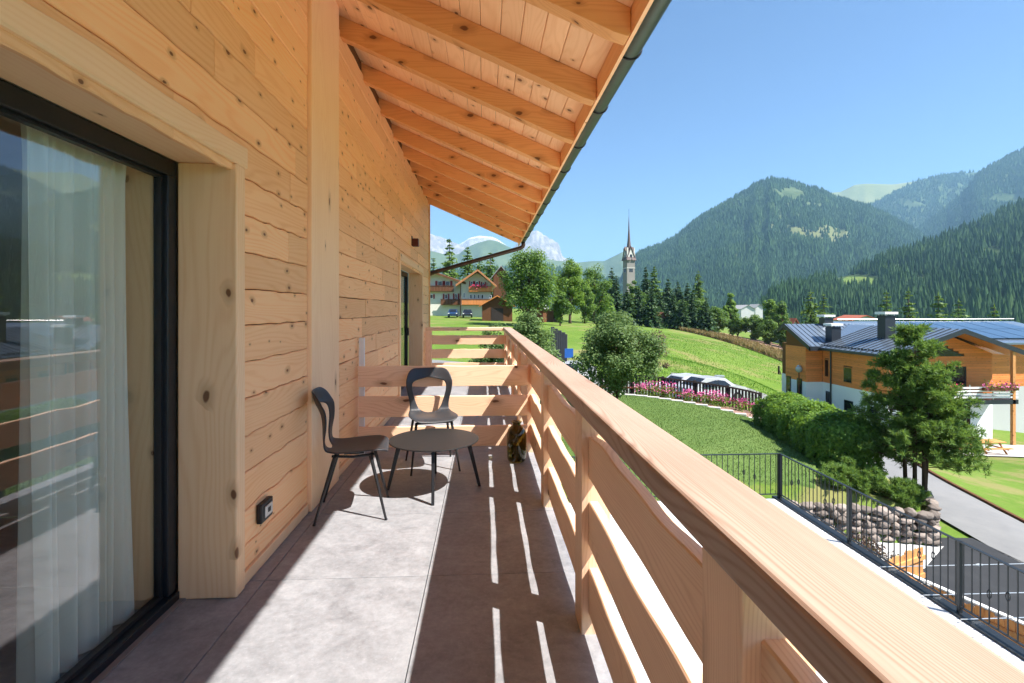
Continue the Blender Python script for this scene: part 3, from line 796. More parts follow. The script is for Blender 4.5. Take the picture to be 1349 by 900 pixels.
# pale edging stones of the bed
kb = thing("bed_edging", "pale stone edging curving between the lawn and the flower bed", "edging", (9, 22, H(9, 22)))
P0 = [(6.0, 23.32), (6.9, 22.98), (7.9, 22.55), (9.2, 22.05), (10.5, 21.5), (12.2, 20.8)]
def along(P, step):
    P = np.array(P, float); s = np.r_[0, np.cumsum(np.hypot(*np.diff(P, axis=0).T))]
    n = max(1, int(s[-1] / step)); t = np.linspace(0, s[-1], n + 1)
    return np.stack([np.interp(t, s, P[:, 0]), np.interp(t, s, P[:, 1])], 1)
pts = along(P0, 0.5)
for p, q in zip(pts[:-1], pts[1:]):
    a = math.atan2(q[1] - p[1], q[0] - p[0]); L = math.hypot(*(q - p))
    c = (p + q) / 2
    A = Matrix.Translation((c[0], c[1], H(*c))) @ Matrix.Rotation(a, 4, 'Z')
    MB().box(-L / 2 + 0.006, L / 2 - 0.006, -0.10, 0.10, -0.1, 0.085, A).build("edging_stone", M['concrete'], kb, bevel=0.012, seg=1)

# roads and yard
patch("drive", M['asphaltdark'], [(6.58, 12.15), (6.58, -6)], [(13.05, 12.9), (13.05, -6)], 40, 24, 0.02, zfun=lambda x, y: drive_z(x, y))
patch("concrete_apron", M['paving'], [(6.6, 12.28), (11.6, 12.2)], [(6.6, 10.9), (9.9, 10.9)], 30, 6, 0.035, zfun=lambda x, y: drive_z(x, y))
RL = [(12.85, 2), (12.9, 9), (12.95, 12), (13.5, 14.5), (14.7, 18), (16.6, 23.5), (18.0, 28), (17.2, 31.5), (14, 33)]
RR = [(18.2, 2), (17.2, 9), (16.2, 13.2), (16.5, 15.5), (17.6, 18.5), (19.5, 23.5), (22.0, 29.5), (21.0, 36.5), (14, 37.5)]
patch("road", M['asphalt'], RL, RR, 160, 14, 0.07)
patch("parking_area", M['asphalt'], [(-4, 27.2), (6, 27.2), (12.6, 27.4), (15.5, 28.6)], [(-4, 36), (6, 36), (12, 35), (16.6, 31)], 40, 16, 0.06)
patch("footpath", M['paving'], [(12.3, 20.9), (13.6, 23.2), (15.8, 28.5)], [(13.4, 20.2), (15.4, 22.6), (18.2, 28.5)], 30, 6, 0.055)
# kerb along the road
kr = thing("road_kerb", "thin dark timber kerb along the light asphalt road at right", "kerb", (16.5, 15, H(16.5, 15)))
pts = along([(17.6, 9.6), (16.28, 13.2), (16.48, 15.0), (17.48, 18.5), (19.38, 23.5)], 1.2)
for p, q in zip(pts[:-1], pts[1:]):
    a = math.atan2(q[1] - p[1], q[0] - p[0]); L = math.hypot(*(q - p)); c = (p + q) / 2
    z0, z1 = H(*p), H(*q)
    A = Matrix.Translation((c[0], c[1], (z0 + z1) / 2)) @ Matrix.Rotation(a, 4, 'Z') @ Matrix.Rotation(-math.atan2(z1 - z0, L), 4, 'Y')
    MB().box(-L / 2 + 0.004, L / 2 - 0.004, -0.05, 0.05, -0.1, 0.16, A).build("kerb_beam", M['brownwood'], kr)
# dry strip and ploughed soil beyond the meadow
patch("dry_grass_strip", M['dry'], [(45.0, 128), (46.5, 108), (47.5, 92), (47, 78), (44.5, 66)], [(60, 132), (66, 112), (68, 98), (68, 84), (66, 70)], 60, 14, 0.10)
patch("ploughed_strip", M['plough'], [(54, 114), (53, 96), (52, 80), (48.5, 62)], [(66, 120), (74, 100), (76, 84), (74, 64)], 50, 10, 0.18)

# lower terrace beside the house, its paving and iron fence
terr = box("lower_terrace", M['concrete'], None, 0.2, 6.52, YA - 2, 10.86, -4.6, -2.66); tag(terr, kind="structure")
for i in range(9):
    for j in range(18):
        x0, y0 = 0.25 + i * 0.69, -3.4 + j * 0.79
        if y0 + 0.78 > 10.83: continue
        box("paving_slab", M['slabs'], terr, x0, x0 + 0.682, y0, y0 + 0.782, -2.655, -2.63 + rng.uniform(-0.002, 0.002))
def iron_fence(name, label, p0, p1, npost, nbar):
    f = thing(name, label, "fence", (*((Vector(p0) + Vector(p1)) / 2),))
    p0, p1 = Vector(p0), Vector(p1); d = (p1 - p0); L = d.length; u = d.normalized()
    a = math.atan2(d.y, d.x)
    A = Matrix.Translation(p0) @ Matrix.Rotation(a, 4, 'Z')
    MB().box(0, L, -0.022, 0.022, 0.985, 1.0, A).build("top_rail", M['fencemetal'], f)
    MB().box(0, L, -0.014, 0.014, 0.105, 0.122, A).build("bottom_rail", M['fencemetal'], f)
    for i in range(npost + 1):
        x = L * i / npost
        if x > L - 0.01 and name.endswith("_"): continue
        MB().box(x - 0.022, x + 0.022, -0.0225, 0.0225, -0.05, 1.004, A).build("post", M['fencemetal'], f)
    me = None
    for i in range(nbar):
        x = L * (i + 0.5) / nbar
        if me is None:
            o = MB().box(-0.006, 0.006, -0.006, 0.006, 0.12, 0.986).build("bar", M['fencemetal'], f); me = o.data
        else:
            o = mesh_obj("bar", me, None, f)
        o.matrix_basis = A @ Matrix.Translation((x, 0, 0))
        if i % 9 in (3, 5):                                  # little basket knots on some bars
            mb = MB(); zc = 0.60 if i % 9 == 3 else 0.50
            for k in range(4):
                t = k * math.pi / 2
                mb.tube([(x + math.cos(t) * r, math.sin(t) * r, zc + h) for r, h in ((0.004, -0.06), (0.024, -0.03), (0.03, 0), (0.024, 0.03), (0.004, 0.06))], 0.0045, 5)
            mb.v = [tuple(A @ Vector(v)) for v in mb.v]
            mb.build("basket_knot", M['fencemetal'], f)
    return f
FX, FZ = 6.46, -2.63
iron_fence("iron_fence", "dark iron bar fence running along the lower terrace edge at right", (FX, -1.8, FZ), (FX, 10.74, FZ), 6, 108)
iron_fence("iron_fence", "short iron bar fence across the far edge of the lower terrace", (0.9, 10.76, FZ), (FX - 0.03, 10.76, FZ), 3, 46)
box("terrace_edge_flashing", M['fencemetal'], terr, 6.36, 6.545, YA - 2, 10.9, -2.70, -2.60)
for i, (y, nm) in enumerate(((7.75, "farthest"), (6.95, "middle"), (6.38, "nearest"))):
    c = thing("steel_cable", "%s of the three thin steel cables strung out from the terrace edge" % nm, "cable", (6.5, y, -2.57), group="steel cables off the terrace edge")
    MB().tube([(6.30, y, -2.585), (8.5, y, -2.60), (11, y, -2.60), (13.5, y, -2.585)], 0.007, 6).build("wire", M['steel'], c)
    MB().tube([(7.9 + 0.25 * i, y, -2.597), (7.95 + 0.25 * i, y, -2.597), (8.02 + 0.25 * i, y, -2.598)], [0.012, 0.022, 0.012], 8).build("turnbuckle", M['steel'], c)

# plank fence pieces down by the drive
def plank_fence(label, p0, p1, hgt, cap, seed, wh):
    r = random.Random(seed)
    p0, p1 = Vector(p0), Vector(p1); d = p1 - p0; L = d.length; a = math.atan2(d.y, d.x)
    A = Matrix.Translation(p0) @ Matrix.Rotation(a, 4, 'Z')
    f = thing("plank_fence", label, "fence", tuple(p0), group="raw plank fences by the drive")
    n = int(L / 0.125); sl = d.z / L
    for i in range(n):
        x = L * i / n; h = hgt + r.uniform(-0.05, 0.03)
        MB().prism([(x + 0.003, 0, sl * x), (x + L / n - 0.003, 0, sl * x), (x + L / n - 0.003, 0, sl * x + h), (x + L / n * 0.5, 0, sl * x + h + r.uniform(0.0, 0.04)), (x + 0.003, 0, sl * x + h - 0.01)], (0, 0.022, 0)).build("plank", M['orangewoodZ'], f).matrix_basis = A
    for z in (0.2, hgt - 0.22):
        MB().prism([(0, -0.045, z), (L, -0.045, z + sl * L), (L, -0.045, z + 0.09 + sl * L), (0, -0.045, z + 0.09)], (0, 0.042, 0)).build("rail", M['orangewoodZ'], f).matrix_basis = A
    if cap:
        MB().prism([(0, -0.03, hgt + 0.045), (L, -0.03, hgt + 0.045 + sl * L), (L, -0.03, hgt + 0.07 + sl * L), (0, -0.03, hgt + 0.07)], (0, 0.08, 0)).build("cap", M['white'], f).matrix_basis = A
    if wh:
        MB().box(L - 0.22, L + 0.05, -0.12, 0.12, sl * L - 0.02, sl * L + 0.13).build("footing", M['concrete'], f).matrix_basis = A
plank_fence("raw orange plank fence panel standing on the dark drive", (7.95, 9.55, drive_z(8, 9)), (9.22, 10.18, drive_z(9.2, 10)), 0.80, False, 3, True)
plank_fence("raw orange plank fence with a white cap just below the terrace edge", (7.75, 8.95, drive_z(8, 9)), (8.75, 6.6, drive_z(8.7, 8)), 0.80, True, 4, False)

# dry stone wall under the pine: separate stones
sw = thing("dry_stone_wall", "low dry stone retaining wall below the pine at the drive", "wall", (10, 12.4, drive_z(10, 12)))
r = random.Random(21)
def stone(P, s, parent):
    mb = MB(); n = 7
    vs = []; 
    for (lat, rr) in ((-0.9, 0.55), (-0.2, 1.0), (0.55, 0.85), (1.0, 0.35)):
        for k in range(n):
            t = 2 * math.pi * k / n
            q = r.uniform(0.74, 1.16)
            vs.append((P[0] + s[0] * rr * q * math.cos(t), P[1] + s[1] * lat * -1, P[2] + s[2] * rr * q * math.sin(t)))
    fs = [tuple(range(n - 1, -1, -1)), tuple(3 * n + k for k in range(n))]
    for i in range(3):
        for k in range(n): fs.append((i * n + k, i * n + (k + 1) % n, (i + 1) * n + (k + 1) % n, (i + 1) * n + k))
    mb.add(vs, fs).build("stone", M['stone'], parent, bevel=0.012, seg=1)
def wall_line(P, top):
    for (p, q) in zip(P[:-1], P[1:]):
        p, q = Vector(p), Vector(q); L = (q - p).length
        z = 0.0
        while z < top + 0.1:
            x = r.uniform(0, 0.1)
            while x < L:
                w = r.uniform(0.18, 0.46); hh = r.uniform(0.13, 0.24)
                c = p + (q - p) * min(1, (x + w / 2) / L)
                stone((c.x, c.y - 0.05 + r.uniform(-0.03, 0.03), drive_z(c.x, c.y) + 0.04 + z + hh / 2 + r.uniform(-0.02, 0.02)), (w * 0.56, 0.13, hh * 0.6), sw)
                x += w * 0.98
            z += 0.165
MB().prism([(7.0, 12.42, -4.6), (11.4, 12.34, -4.6), (11.4, 12.34, -3.72), (7.0, 12.42, -3.62)], (0, 0.1, 0)).build('backing', M['soil'], sw)
wall_line([(7.0, 12.38), (9.4, 12.36), (11.35, 12.28)], 0.62)
wall_line([(11.35, 12.28), (11.75, 12.75), (12.1, 13.4)], 0.85)
# ------------------------------------------------------------------ vegetation
def rhombi(C, D, Nn, L, W, bend=0.0):
    """leaf quads: centres C, direction D, normal Nn, length L, width W"""
    D = D / (np.linalg.norm(D, axis=1, keepdims=True) + 1e-9)
    S = np.cross(D, Nn); S /= (np.linalg.norm(S, axis=1, keepdims=True) + 1e-9)
    L = np.asarray(L).reshape(-1, 1); W = np.asarray(W).reshape(-1, 1)
    n = len(C)
    V = np.stack([C - D * L * 0.5, C + S * W * 0.5, C + D * L * 0.5, C - S * W * 0.5], 1).reshape(-1, 3)
    F = np.arange(4 * n).reshape(-1, 4)
    return V, F
def runit(R, n):
    v = R.normal(size=(n, 3)); return v / np.linalg.norm(v, axis=1, keepdims=True)

def broad_tree(name, label, pos, h, rx, ry, crown0, seed, mat, nclump=55, nleaf=110, leaf=0.28, cat="tree", group=None, trunk_r=None, clump=(0.20, 0.34), shape=1.0, up=0.75):
    R = np.random.RandomState(seed)
    x, y, z = pos
    t = thing(name, label, cat, pos, group=group)
    ch = h - crown0
    rz = ch / 2
    C = []
    while len(C) < nclump:
        p = R.uniform(-1, 1, 3); q = np.linalg.norm(p)
        if q > 1 or q < 0.35: continue
        w = 1.0 - 0.35 * max(0, p[2]) * shape
        C.append((p[0] * w, p[1] * w, p[2]))
    C = np.array(C) * R.uniform(0.86, 1.12, (nclump, 1)) * (0.80 * rx, 0.80 * ry, 0.86 * rz) + (x, y, z + crown0 + rz)
    cr = R.uniform(*clump, nclump) * min(rx, rz)
    P = np.repeat(C, nleaf, 0); rr = np.repeat(cr, nleaf)
    dirs = runit(R, len(P))
    P = P + dirs * (rr * R.uniform(0.25, 1.12, len(P)) ** 0.6)[:, None] * (1, 1, 0.85)
    Nn = dirs * 0.8 + runit(R, len(P)) * 0.7 + np.array([0, 0, up])
    D = np.cross(Nn, runit(R, len(P)))
    V, F = rhombi(P, D, Nn, leaf * R.uniform(0.7, 1.4, len(P)), leaf * 0.62 * R.uniform(0.7, 1.3, len(P)))
    tr = trunk_r or h * 0.022
    mb = MB()
    mb.tube([(x, y, z - 0.3), (x + 0.02 * h * R.randn() * 0.5, y, z + crown0 * 0.6), (x + 0.015 * h * R.randn(), y + 0.01 * h * R.randn(), z + crown0 + rz * 0.6), (x, y, z + h * 0.86)], [tr * 1.3, tr, tr * 0.6, tr * 0.12], 8)
    for i in range(min(16, nclump)):
        c = C[i]; zb = z + crown0 * 0.7 + R.uniform(0, 0.9) * rz
        zb = min(zb, c[2] - 0.05)
        m = (np.array((x, y, zb)) + c) / 2 + (0, 0, 0.06 * h * R.uniform(-0.2, 0.6))
        mb.tube([(x, y, zb), tuple(m), tuple(c)], [tr * 0.5, tr * 0.32, tr * 0.08], 6)
    mb.build("trunk", M['bark'], t, smooth=True)
    np_obj("crown", V, F, mat, t)
    return t

def conifer_geo(R, h, r0, mat, nlev, per, base=0.06, droop=0.25, leafy=6, narrow=0.9):
    P = []; D = []; Nn = []; L = []; W = []
    for i in range(nlev):
        f = (i + R.uniform(-0.3, 0.3)) / nlev
        f = min(max(f, 0), 0.995)
        zz = h * (base + (1 - base) * f)
        rr = r0 * 1.2 * (1 - f) ** narrow * R.uniform(0.75, 1.15) + 0.012 * h
        nb = max(4, int(per * (1 - 0.5 * f)))
        for b in range(nb):
            a = R.uniform(0, 2 * math.pi); ln = rr * R.uniform(0.7, 1.15)
            u = np.array((math.cos(a), math.sin(a), 0))
            for s in range(leafy):
                q = (s + R.uniform(0.1, 0.9)) / leafy
                q = 0.18 + 0.82 * q
                c = u * ln * q + np.array((0, 0, zz - droop * ln * q ** 1.4 + 0.10 * ln * (q > 0.8)))
                c = c + R.normal(size=3) * 0.06 * ln
                P.append(c); D.append(u + R.normal(size=3) * 0.55 + np.array((0, 0, -0.35)))
                Nn.append(np.array((0, 0, 1.0)) + u * 0.4 + R.normal(size=3) * 0.55)
                L.append((0.028 * h + 0.42 * ln) * R.uniform(0.7, 1.1) * (1.15 - 0.5 * q)); W.append((0.016 * h + 0.22 * ln) * R.uniform(0.7, 1.2) * (1.2 - 0.5 * q))
    P.append(np.array((0, 0, h * 0.975))); D.append(np.array((0, 0, 1.0))); Nn.append(np.array((1.0, 0, 0))); L.append(h * 0.09); W.append(h * 0.014)
    return rhombi(np.array(P), np.array(D), np.array(Nn), np.array(L), np.array(W))
def conifer(name, label, pos, h, r0, seed, mat, nlev=26, per=11, group=None, droop=0.25, leafy=6, base=0.06, narrow=0.9, cat="tree"):
    R = np.random.RandomState(seed)
    t = thing(name, label, cat, pos, group=group)
    V, F = conifer_geo(R, h, r0, mat, nlev, per, base, droop, leafy, narrow)
    V = V + np.array(pos)
    MB().tube([(pos[0], pos[1], pos[2] - 0.5), (pos[0], pos[1], pos[2] + h * 0.5), (pos[0], pos[1], pos[2] + h * 0.97)], [h * 0.018, h * 0.011, h * 0.002], 7).build("trunk", M['bark'], t, smooth=True)
    np_obj("crown", V, F, mat, t)
    return t

def ground_at(px, d):
    p = at(px, HZP, d); return (p.x, p.y, H(p.x, p.y))

# the two leafy trees right beyond the railing
p = at(812, HZP, 19.5); zg = H(p.x, p.y)
broad_tree("small_tree", "rounded leafy tree by the flower bed just beyond the railing", (p.x, p.y, zg), EYE + 0.02 - zg, 1.95, 1.9, 0.75, 11, M['leafsilver'], nclump=150, nleaf=150, leaf=0.105, clump=(0.16, 0.30), trunk_r=0.06, shape=0.9)
p = at(803, HZP, 20.2)
broad_tree("small_tree", "slender upright sapling rising behind the rounded leafy tree", (p.x, p.y, zg), EYE + 0.35 - zg, 0.62, 0.6, 1.6, 12, M['leaflime'], nclump=30, nleaf=80, leaf=0.10, clump=(0.3, 0.6), trunk_r=0.04)
p = at(698, HZP, 17.5); zg = H(p.x, p.y)
broad_tree("leafy_bush", "wide airy bush behind the far end of the railing", (p.x, p.y, zg), EYE + 0.0 - zg, 1.30, 1.25, 0.6, 13, M['leafsilver'], nclump=110, nleaf=130, leaf=0.10, clump=(0.16, 0.32), trunk_r=0.05, cat="bush", shape=1.5)
p = at(655, HZP, 20.5); zg = H(p.x, p.y)
broad_tree("leafy_bush", "smaller bush left of the airy bush behind the end railing", (p.x, p.y, zg), EYE - 0.45 - zg, 1.15, 1.0, 0.5, 14, M['leafsilver'], nclump=70, nleaf=120, leaf=0.10, clump=(0.18, 0.34), trunk_r=0.05, cat="bush")
p = at(862, HZP, 25); zg = H(p.x, p.y)
broad_tree("leafy_bush", "reddish brown shrub beside the rounded leafy tree", (p.x, p.y, zg), 3.5, 0.85, 0.8, 1.0, 15, M['purple'], nclump=34, nleaf=70, leaf=0.10, clump=(0.2, 0.4), trunk_r=0.04, cat="bush")

# hedge
def hedge():
    R = np.random.RandomState(5)
    spine = along([(11.7, 19.6), (11.35, 17.6), (10.9, 15.6), (10.6, 14.4)], 0.1)
    t = thing("hedge", "long clipped bright green hedge along the lawn", "hedge", (11, 16, H(11, 16)))
    n = 34000
    i = R.randint(0, len(spine), n)
    c = spine[i]; a = R.uniform(0, 2 * math.pi, n)
    wd, hh = 0.95, 1.42
    u = R.uniform(-1, 1, n); s = R.uniform(-1, 1, n)
    bump = 0.10 * np.sin(c[:, 1] * 3.1) + 0.07 * np.sin(c[:, 1] * 7.3 + 1)
    top = R.uniform(0, 1, n) < 0.42
    lat = np.where(top, u * (wd - 0.1), np.sign(u) * (wd + 0.08 * np.sin(c[:, 1] * 5 + u)))
    zz = np.where(top, hh + bump - 0.28 * np.abs(u) ** 3, R.uniform(0.02, 1, n) * (hh - 0.12))
    lat = lat * np.where(top, 1, 1 - 0.25 * np.clip((zz - 0.9) / 0.5, 0, 1) ** 2)
    ends = R.uniform(0, 1, n) < 0.07
    x = c[:, 0] + lat; y = c[:, 1] + R.normal(0, 0.05, n)
    y = np.where(ends & (R.uniform(0, 1, n) < 0.0), 14.4 - 0.9 * np.sqrt(np.clip(1 - (lat / wd) ** 2, 0, 1)), y)
    th_ = R.uniform(-1.5, 1.5, n); e = R.uniform(0, 1, n) < 0.16; etop = R.uniform(0, 1, n) < 0.3
    rad_ = np.where(etop, np.sqrt(R.uniform(0, 1, n)), 1.0) * 0.92
    x = np.where(e, spine[-1][0] + rad_ * np.sin(th_), x); y = np.where(e, spine[-1][1] - rad_ * np.cos(th_) * 0.8, y)
    zz = np.where(e, np.where(etop, hh - 0.28 * rad_ ** 3, R.uniform(0.02, 1, n) * (hh - 0.15)), zz)
    z = height(c[:, 0], c[:, 1]) + zz
    P = np.stack([x, y, z], 1) + R.normal(0, 0.055, (n, 3))
    out = np.stack([np.where(e, np.sin(th_), np.where(top, u * 0.5, np.sign(u))), np.where(e, -np.cos(th_), 0), np.where(top, 1.0, 0.45)], 1)
    Nn = out + runit(R, n) * 0.75
    D = np.cross(Nn, runit(R, n))
    V, F = rhombi(P, D, Nn, R.uniform(0.07, 0.13, n), R.uniform(0.045, 0.075, n))
    np_obj("leaves", V, F, M['hedge'], t)
    mb = MB()
    for k in range(0, len(spine), 6):
        q = spine[k]; zq = H(*q)
        for s_ in (-0.4, 0.1, 0.45):
            mb.tube([(q[0] + s_, q[1], zq - 0.1), (q[0] + s_ + R.normal() * 0.1, q[1] + R.normal() * 0.1, zq + 0.6), (q[0] + s_ + R.normal() * 0.25, q[1] + R.normal() * 0.2, zq + 1.25)], [0.02, 0.014, 0.005], 5)
    mb.build("stems", M['bark'], t)
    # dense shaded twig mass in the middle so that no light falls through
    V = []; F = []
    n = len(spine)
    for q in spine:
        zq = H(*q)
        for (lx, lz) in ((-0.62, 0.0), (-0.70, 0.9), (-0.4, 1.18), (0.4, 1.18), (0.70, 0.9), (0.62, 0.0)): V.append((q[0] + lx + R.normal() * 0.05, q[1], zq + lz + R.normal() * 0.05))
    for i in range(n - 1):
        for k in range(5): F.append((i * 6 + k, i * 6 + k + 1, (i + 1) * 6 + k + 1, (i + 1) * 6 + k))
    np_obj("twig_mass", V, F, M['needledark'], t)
hedge()

# mountain pine with several stems, built from needle tufts
def pine(name, label, base, h, R0, seed, ntuft, mat, stems, tl=0.16, cat="tree", flat=1.0, blades=30, lowf=0.12):
    R = np.random.RandomState(seed)
    t = thing(name, label, cat, base)
    mb = MB(); T = []; A = []
    b = np.array(base)
    for (dx, dy, hh) in stems:
        top = b + (dx * 2.2, dy * 2.2, hh)
        mid = b + (dx * 1.3 + R.normal() * 0.05, dy * 1.3, hh * 0.5)
        mb.tube([tuple(b + (dx, dy, -0.3)), tuple(mid), tuple(top)], [0.055 * h / 4.3, 0.04 * h / 4.3, 0.008], 7)
        nb = int(ntuft / len(stems) / 10)
        for i in range(nb):
            f = R.uniform(lowf, 1.0) ** 0.9
            s = b + np.array((dx, dy, 0)) + (np.array((dx * 1.2, dy * 1.2, hh))) * f
            prof = R0 * (0.20 + 0.95 * (1 - f) ** 0.75) * (0.6 + 0.4 * min(1, f / 0.3))
            a = R.uniform(0, 2 * math.pi); ln = prof * R.uniform(0.55, 1.1)
            u = np.array((math.cos(a), math.sin(a), 0))
            rise = 0.25 * ln
            e = s + u * ln + (0, 0, rise - 0.12 * ln * (1 - f))
            m = (s + e) / 2 + (0, 0, -0.10 * ln)
            mb.tube([tuple(s), tuple(m), tuple(e)], [0.016, 0.010, 0.004], 5)
            for k in range(10):
                q = 1 - 0.65 * R.uniform(0, 1) ** 1.6
                pnt = s * (1 - q) ** 2 + 2 * m * q * (1 - q) + e * q * q + R.normal(size=3) * (0.05, 0.05, 0.03) * (1 + 0.5 * ln)
                T.append(pnt); A.append(u * 0.7 + np.array((0, 0, 0.75)) + R.normal(size=3) * 0.45)
        T.append(top); A.append(np.array((0, 0, 1.0)))
    T = np.array(T); A = np.array(A); A /= np.linalg.norm(A, axis=1, keepdims=True)
    n = len(T) * blades
    c = np.repeat(T, blades, 0); ax = np.repeat(A, blades, 0)
    D = ax * R.uniform(0.2, 1.1, n)[:, None] + runit(R, n) * 0.75
    D /= np.linalg.norm(D, axis=1, keepdims=True)
    ln = tl * R.uniform(0.55, 1.1, n)
    c = c + ax * R.uniform(-0.5, 0.4, n)[:, None] * tl * 0.8 + D * ln[:, None] * 0.5
    V, F = rhombi(c, D, runit(R, n) * 0.8 + (0.35, -0.35, 0.75), ln, np.full(n, 0.021 * tl / 0.16))
    mb.build("trunk", M['bark'], t, smooth=True)
    np_obj("needles", V, F, mat, t)
    return t
bz = H(11.6, 13.35)
pine("mountain_pine", "tall mountain pine with several stems standing behind the hedge", (11.85, 13.35, bz), EYE - 0.55 - bz, 1.45, 8, 3200, M['pine'], [(0.0, 0, EYE - 0.55 - bz), (-0.16, 0.1, 3.9), (0.20, -0.08, 3.3), (0.36, 0.1, 2.5)], lowf=0.26)
r = random.Random(4)
k = 0
for (x, y, s, lab) in ((9.35, 12.75, 0.75, "low juniper shrub at the near end of the hedge"), (10.1, 12.75, 0.85, "broad juniper shrub under the left side of the tall pine"), (10.8, 12.62, 0.8, "dark juniper shrub in front of the tall pine's stems"),
                       (11.2, 12.72, 0.55, "small juniper at the corner above the stone wall"), (12.9, 14.6, 0.9, "spreading pine bough shrub at the right foot of the tall pine"), (9.75, 13.3, 0.8, "juniper shrub tucked against the hedge's near end")):
    k += 1
    pine("juniper_shrub", lab, (x, y, H(x, y)), s * 0.85, s * 0.6, 40 + k, 300, M['pine'], [(0, 0, s * 0.7), (0.16, 0.1, s * 0.55), (-0.18, -0.05, s * 0.5)], tl=0.11, cat="shrub", blades=30)
# low purple and green planting on the bank behind the fence
R = np.random.RandomState(77)
n = 9000
bx_ = R.uniform(6.6, 9.4, n); by_ = 10.98 + R.uniform(0, 1, n) * (0.5 + 0.75 * (bx_ - 6.6) / 2.6)
cl = np.sin(bx_ * 9 + np.sin(by_ * 7)) * np.sin(by_ * 8 + bx_ * 3)
kp = cl > -0.25
bx_, by_ = bx_[kp], by_[kp]; n = len(bx_)
P = np.stack([bx_, by_, height(bx_, by_) + R.uniform(0.02, 0.34, n)], 1)
Nn = runit(R, n) + (0, 0, 0.6); D = np.cross(Nn, runit(R, n))
V, F = rhombi(P, D, Nn, R.uniform(0.04, 0.09, n), R.uniform(0.025, 0.045, n))
o = np_obj("bank_planting", V, F, M['purple']); tag(o, "low reddish ground cover on the bank behind the iron fence", "ground cover", kind="stuff")

# dark picket fence with pink flowers
pf = thing("picket_fence", "dark stained picket fence behind the pink flowers", "fence", (10, 23, H(10, 23)))
A0, A1 = np.array((5.6, 24.15)), np.array((12.75, 22.75))
L = np.hypot(*(A1 - A0)); ang = math.atan2(*(A1 - A0)[::-1])
npk = int(L / 0.145)
for i in range(npk):
    q = A0 + (A1 - A0) * (i + 0.5) / npk
    z = H(*q)
    MB().box(-0.045, 0.045, -0.012, 0.012, 0.06, 1.0, Matrix.Translation((q[0], q[1], z)) @ Matrix.Rotation(ang, 4, 'Z')).build("picket", M['darkfence'], pf)
for i in range(6):
    q = A0 + (A1 - A0) * i / 5; z = H(*q)
    MB().box(-0.055, 0.055, 0.0125, 0.12, -0.2, 1.04, Matrix.Translation((q[0], q[1], z)) @ Matrix.Rotation(ang, 4, 'Z')).build("post", M['darkfence'], pf)
for h0 in (0.32, 0.93):
    vs = []; m = 12
    for i in range(m + 1):
        q = A0 + (A1 - A0) * i / m; z = H(*q) + h0
        nx_, ny_ = -math.sin(ang) * 0.05, math.cos(ang) * 0.05
        for (s_, dz) in ((-1.1, 0), (-0.26, 0), (-0.26, 0.08), (-1.1, 0.08)): vs.append((q[0] + nx_ * s_, q[1] + ny_ * s_, z + dz))
    fs = [(i * 4 + k_, i * 4 + (k_ + 1) % 4, (i + 1) * 4 + (k_ + 1) % 4, (i + 1) * 4 + k_) for i in range(m) for k_ in range(4)] + [(3, 2, 1, 0), tuple(m * 4 + k_ for k_ in range(4))]
    MB().add(vs, fs).build("rail", M['brownwood'] if h0 < 0.5 else M['darkfence'], pf)
def flower(x, y, s, seed, mat, lab):
    R = np.random.RandomState(seed); z = H(x, y) + 0.03
    t = thing("flowering_plant", lab, "flowers", (x, y, z), group="pink flowers in front of the dark picket fence")
    n = 260
    P = np.array((x, y, z)) + np.stack([R.normal(0, 0.22 * s, n), R.normal(0, 0.16 * s, n), R.uniform(0.02, 0.55 * s, n)], 1)
    Nn = runit(R, n) + (0, 0, 0.5); D = runit(R, n) + (0, 0, 0.8)
    V, F = rhombi(P, D, Nn, R.uniform(0.07, 0.14, n), R.uniform(0.025, 0.05, n)); np_obj("leaves", V, F, M['leaflime'], t)
    n = 150
    P = np.array((x, y, z)) + np.stack([R.normal(0, 0.22 * s, n), R.normal(0, 0.16 * s, n), R.uniform(0.28 * s, 0.75 * s, n)], 1)
    Nn = runit(R, n); D = runit(R, n)
    V, F = rhombi(P, D, Nn, R.uniform(0.05, 0.09, n), R.uniform(0.04, 0.07, n)); np_obj("blossoms", V, F, mat, t)
fl_labels = ["leftmost pink flower clump by the picket fence", "tall pink flower clump second from the leafy tree", "pink flower clump third along the dark fence", "small pink flower clump near the middle of the fence", "low pink clump just right of the fence middle",
             "pale pink flower clump before the right half of the fence", "pink clump third from the fence's right end", "pink clump second from the fence's right end", "rightmost pink flower clump at the fence end"]
for i, lab in enumerate(fl_labels):
    f = i / (len(fl_labels) - 1)
    flower(7.35 + 4.9 * f + 0.15 * math.sin(i * 5), 23.25 - 1.0 * f + 0.12 * math.cos(i * 3), (0.8, 1.0, 1.05, 0.75, 0.7, 0.95, 0.85, 0.8, 0.8)[i], 90 + i, M['pinkflower'], lab)

# trees of the middle distance
def bt(px, ptop, d, wpx, lab, seed, mat='leaf', crown0=1.0, name="broadleaf_tree", n=60, leaf=None, nl=110, group="trees behind the meadow"):
    x, y, z = ground_at(px, d); top = EYE + (HZP - ptop) / FPX * d
    rx = wpx / 2 / FPX * d
    return broad_tree(name, lab, (x, y, z), top - z, rx * 1.08, rx * 0.95, crown0 * 0.45, seed, M[mat], nclump=n, nleaf=nl, leaf=leaf or max(0.2, d * 0.0036), clump=(0.2, 0.36), group=group)
def ct(px, ptop, d, wpx, lab, seed, mat='needledark', name="spruce_tree", narrow=0.9, nlev=30, per=14, droop=0.25, group="trees behind the meadow"):
    x, y, z = ground_at(px, d); top = EYE + (HZP - ptop) / FPX * d
    return conifer(name, lab, (x, y, z), top - z, 1.35 * wpx / 2 / FPX * d, seed, M[mat], nlev, per, group=group, narrow=narrow, droop=droop, base=0.02)
bt(697, 318, 70, 84, "big round dark green tree right of the chalet", 21, 'leaf', 2.0, n=100, nl=150, leaf=0.32)
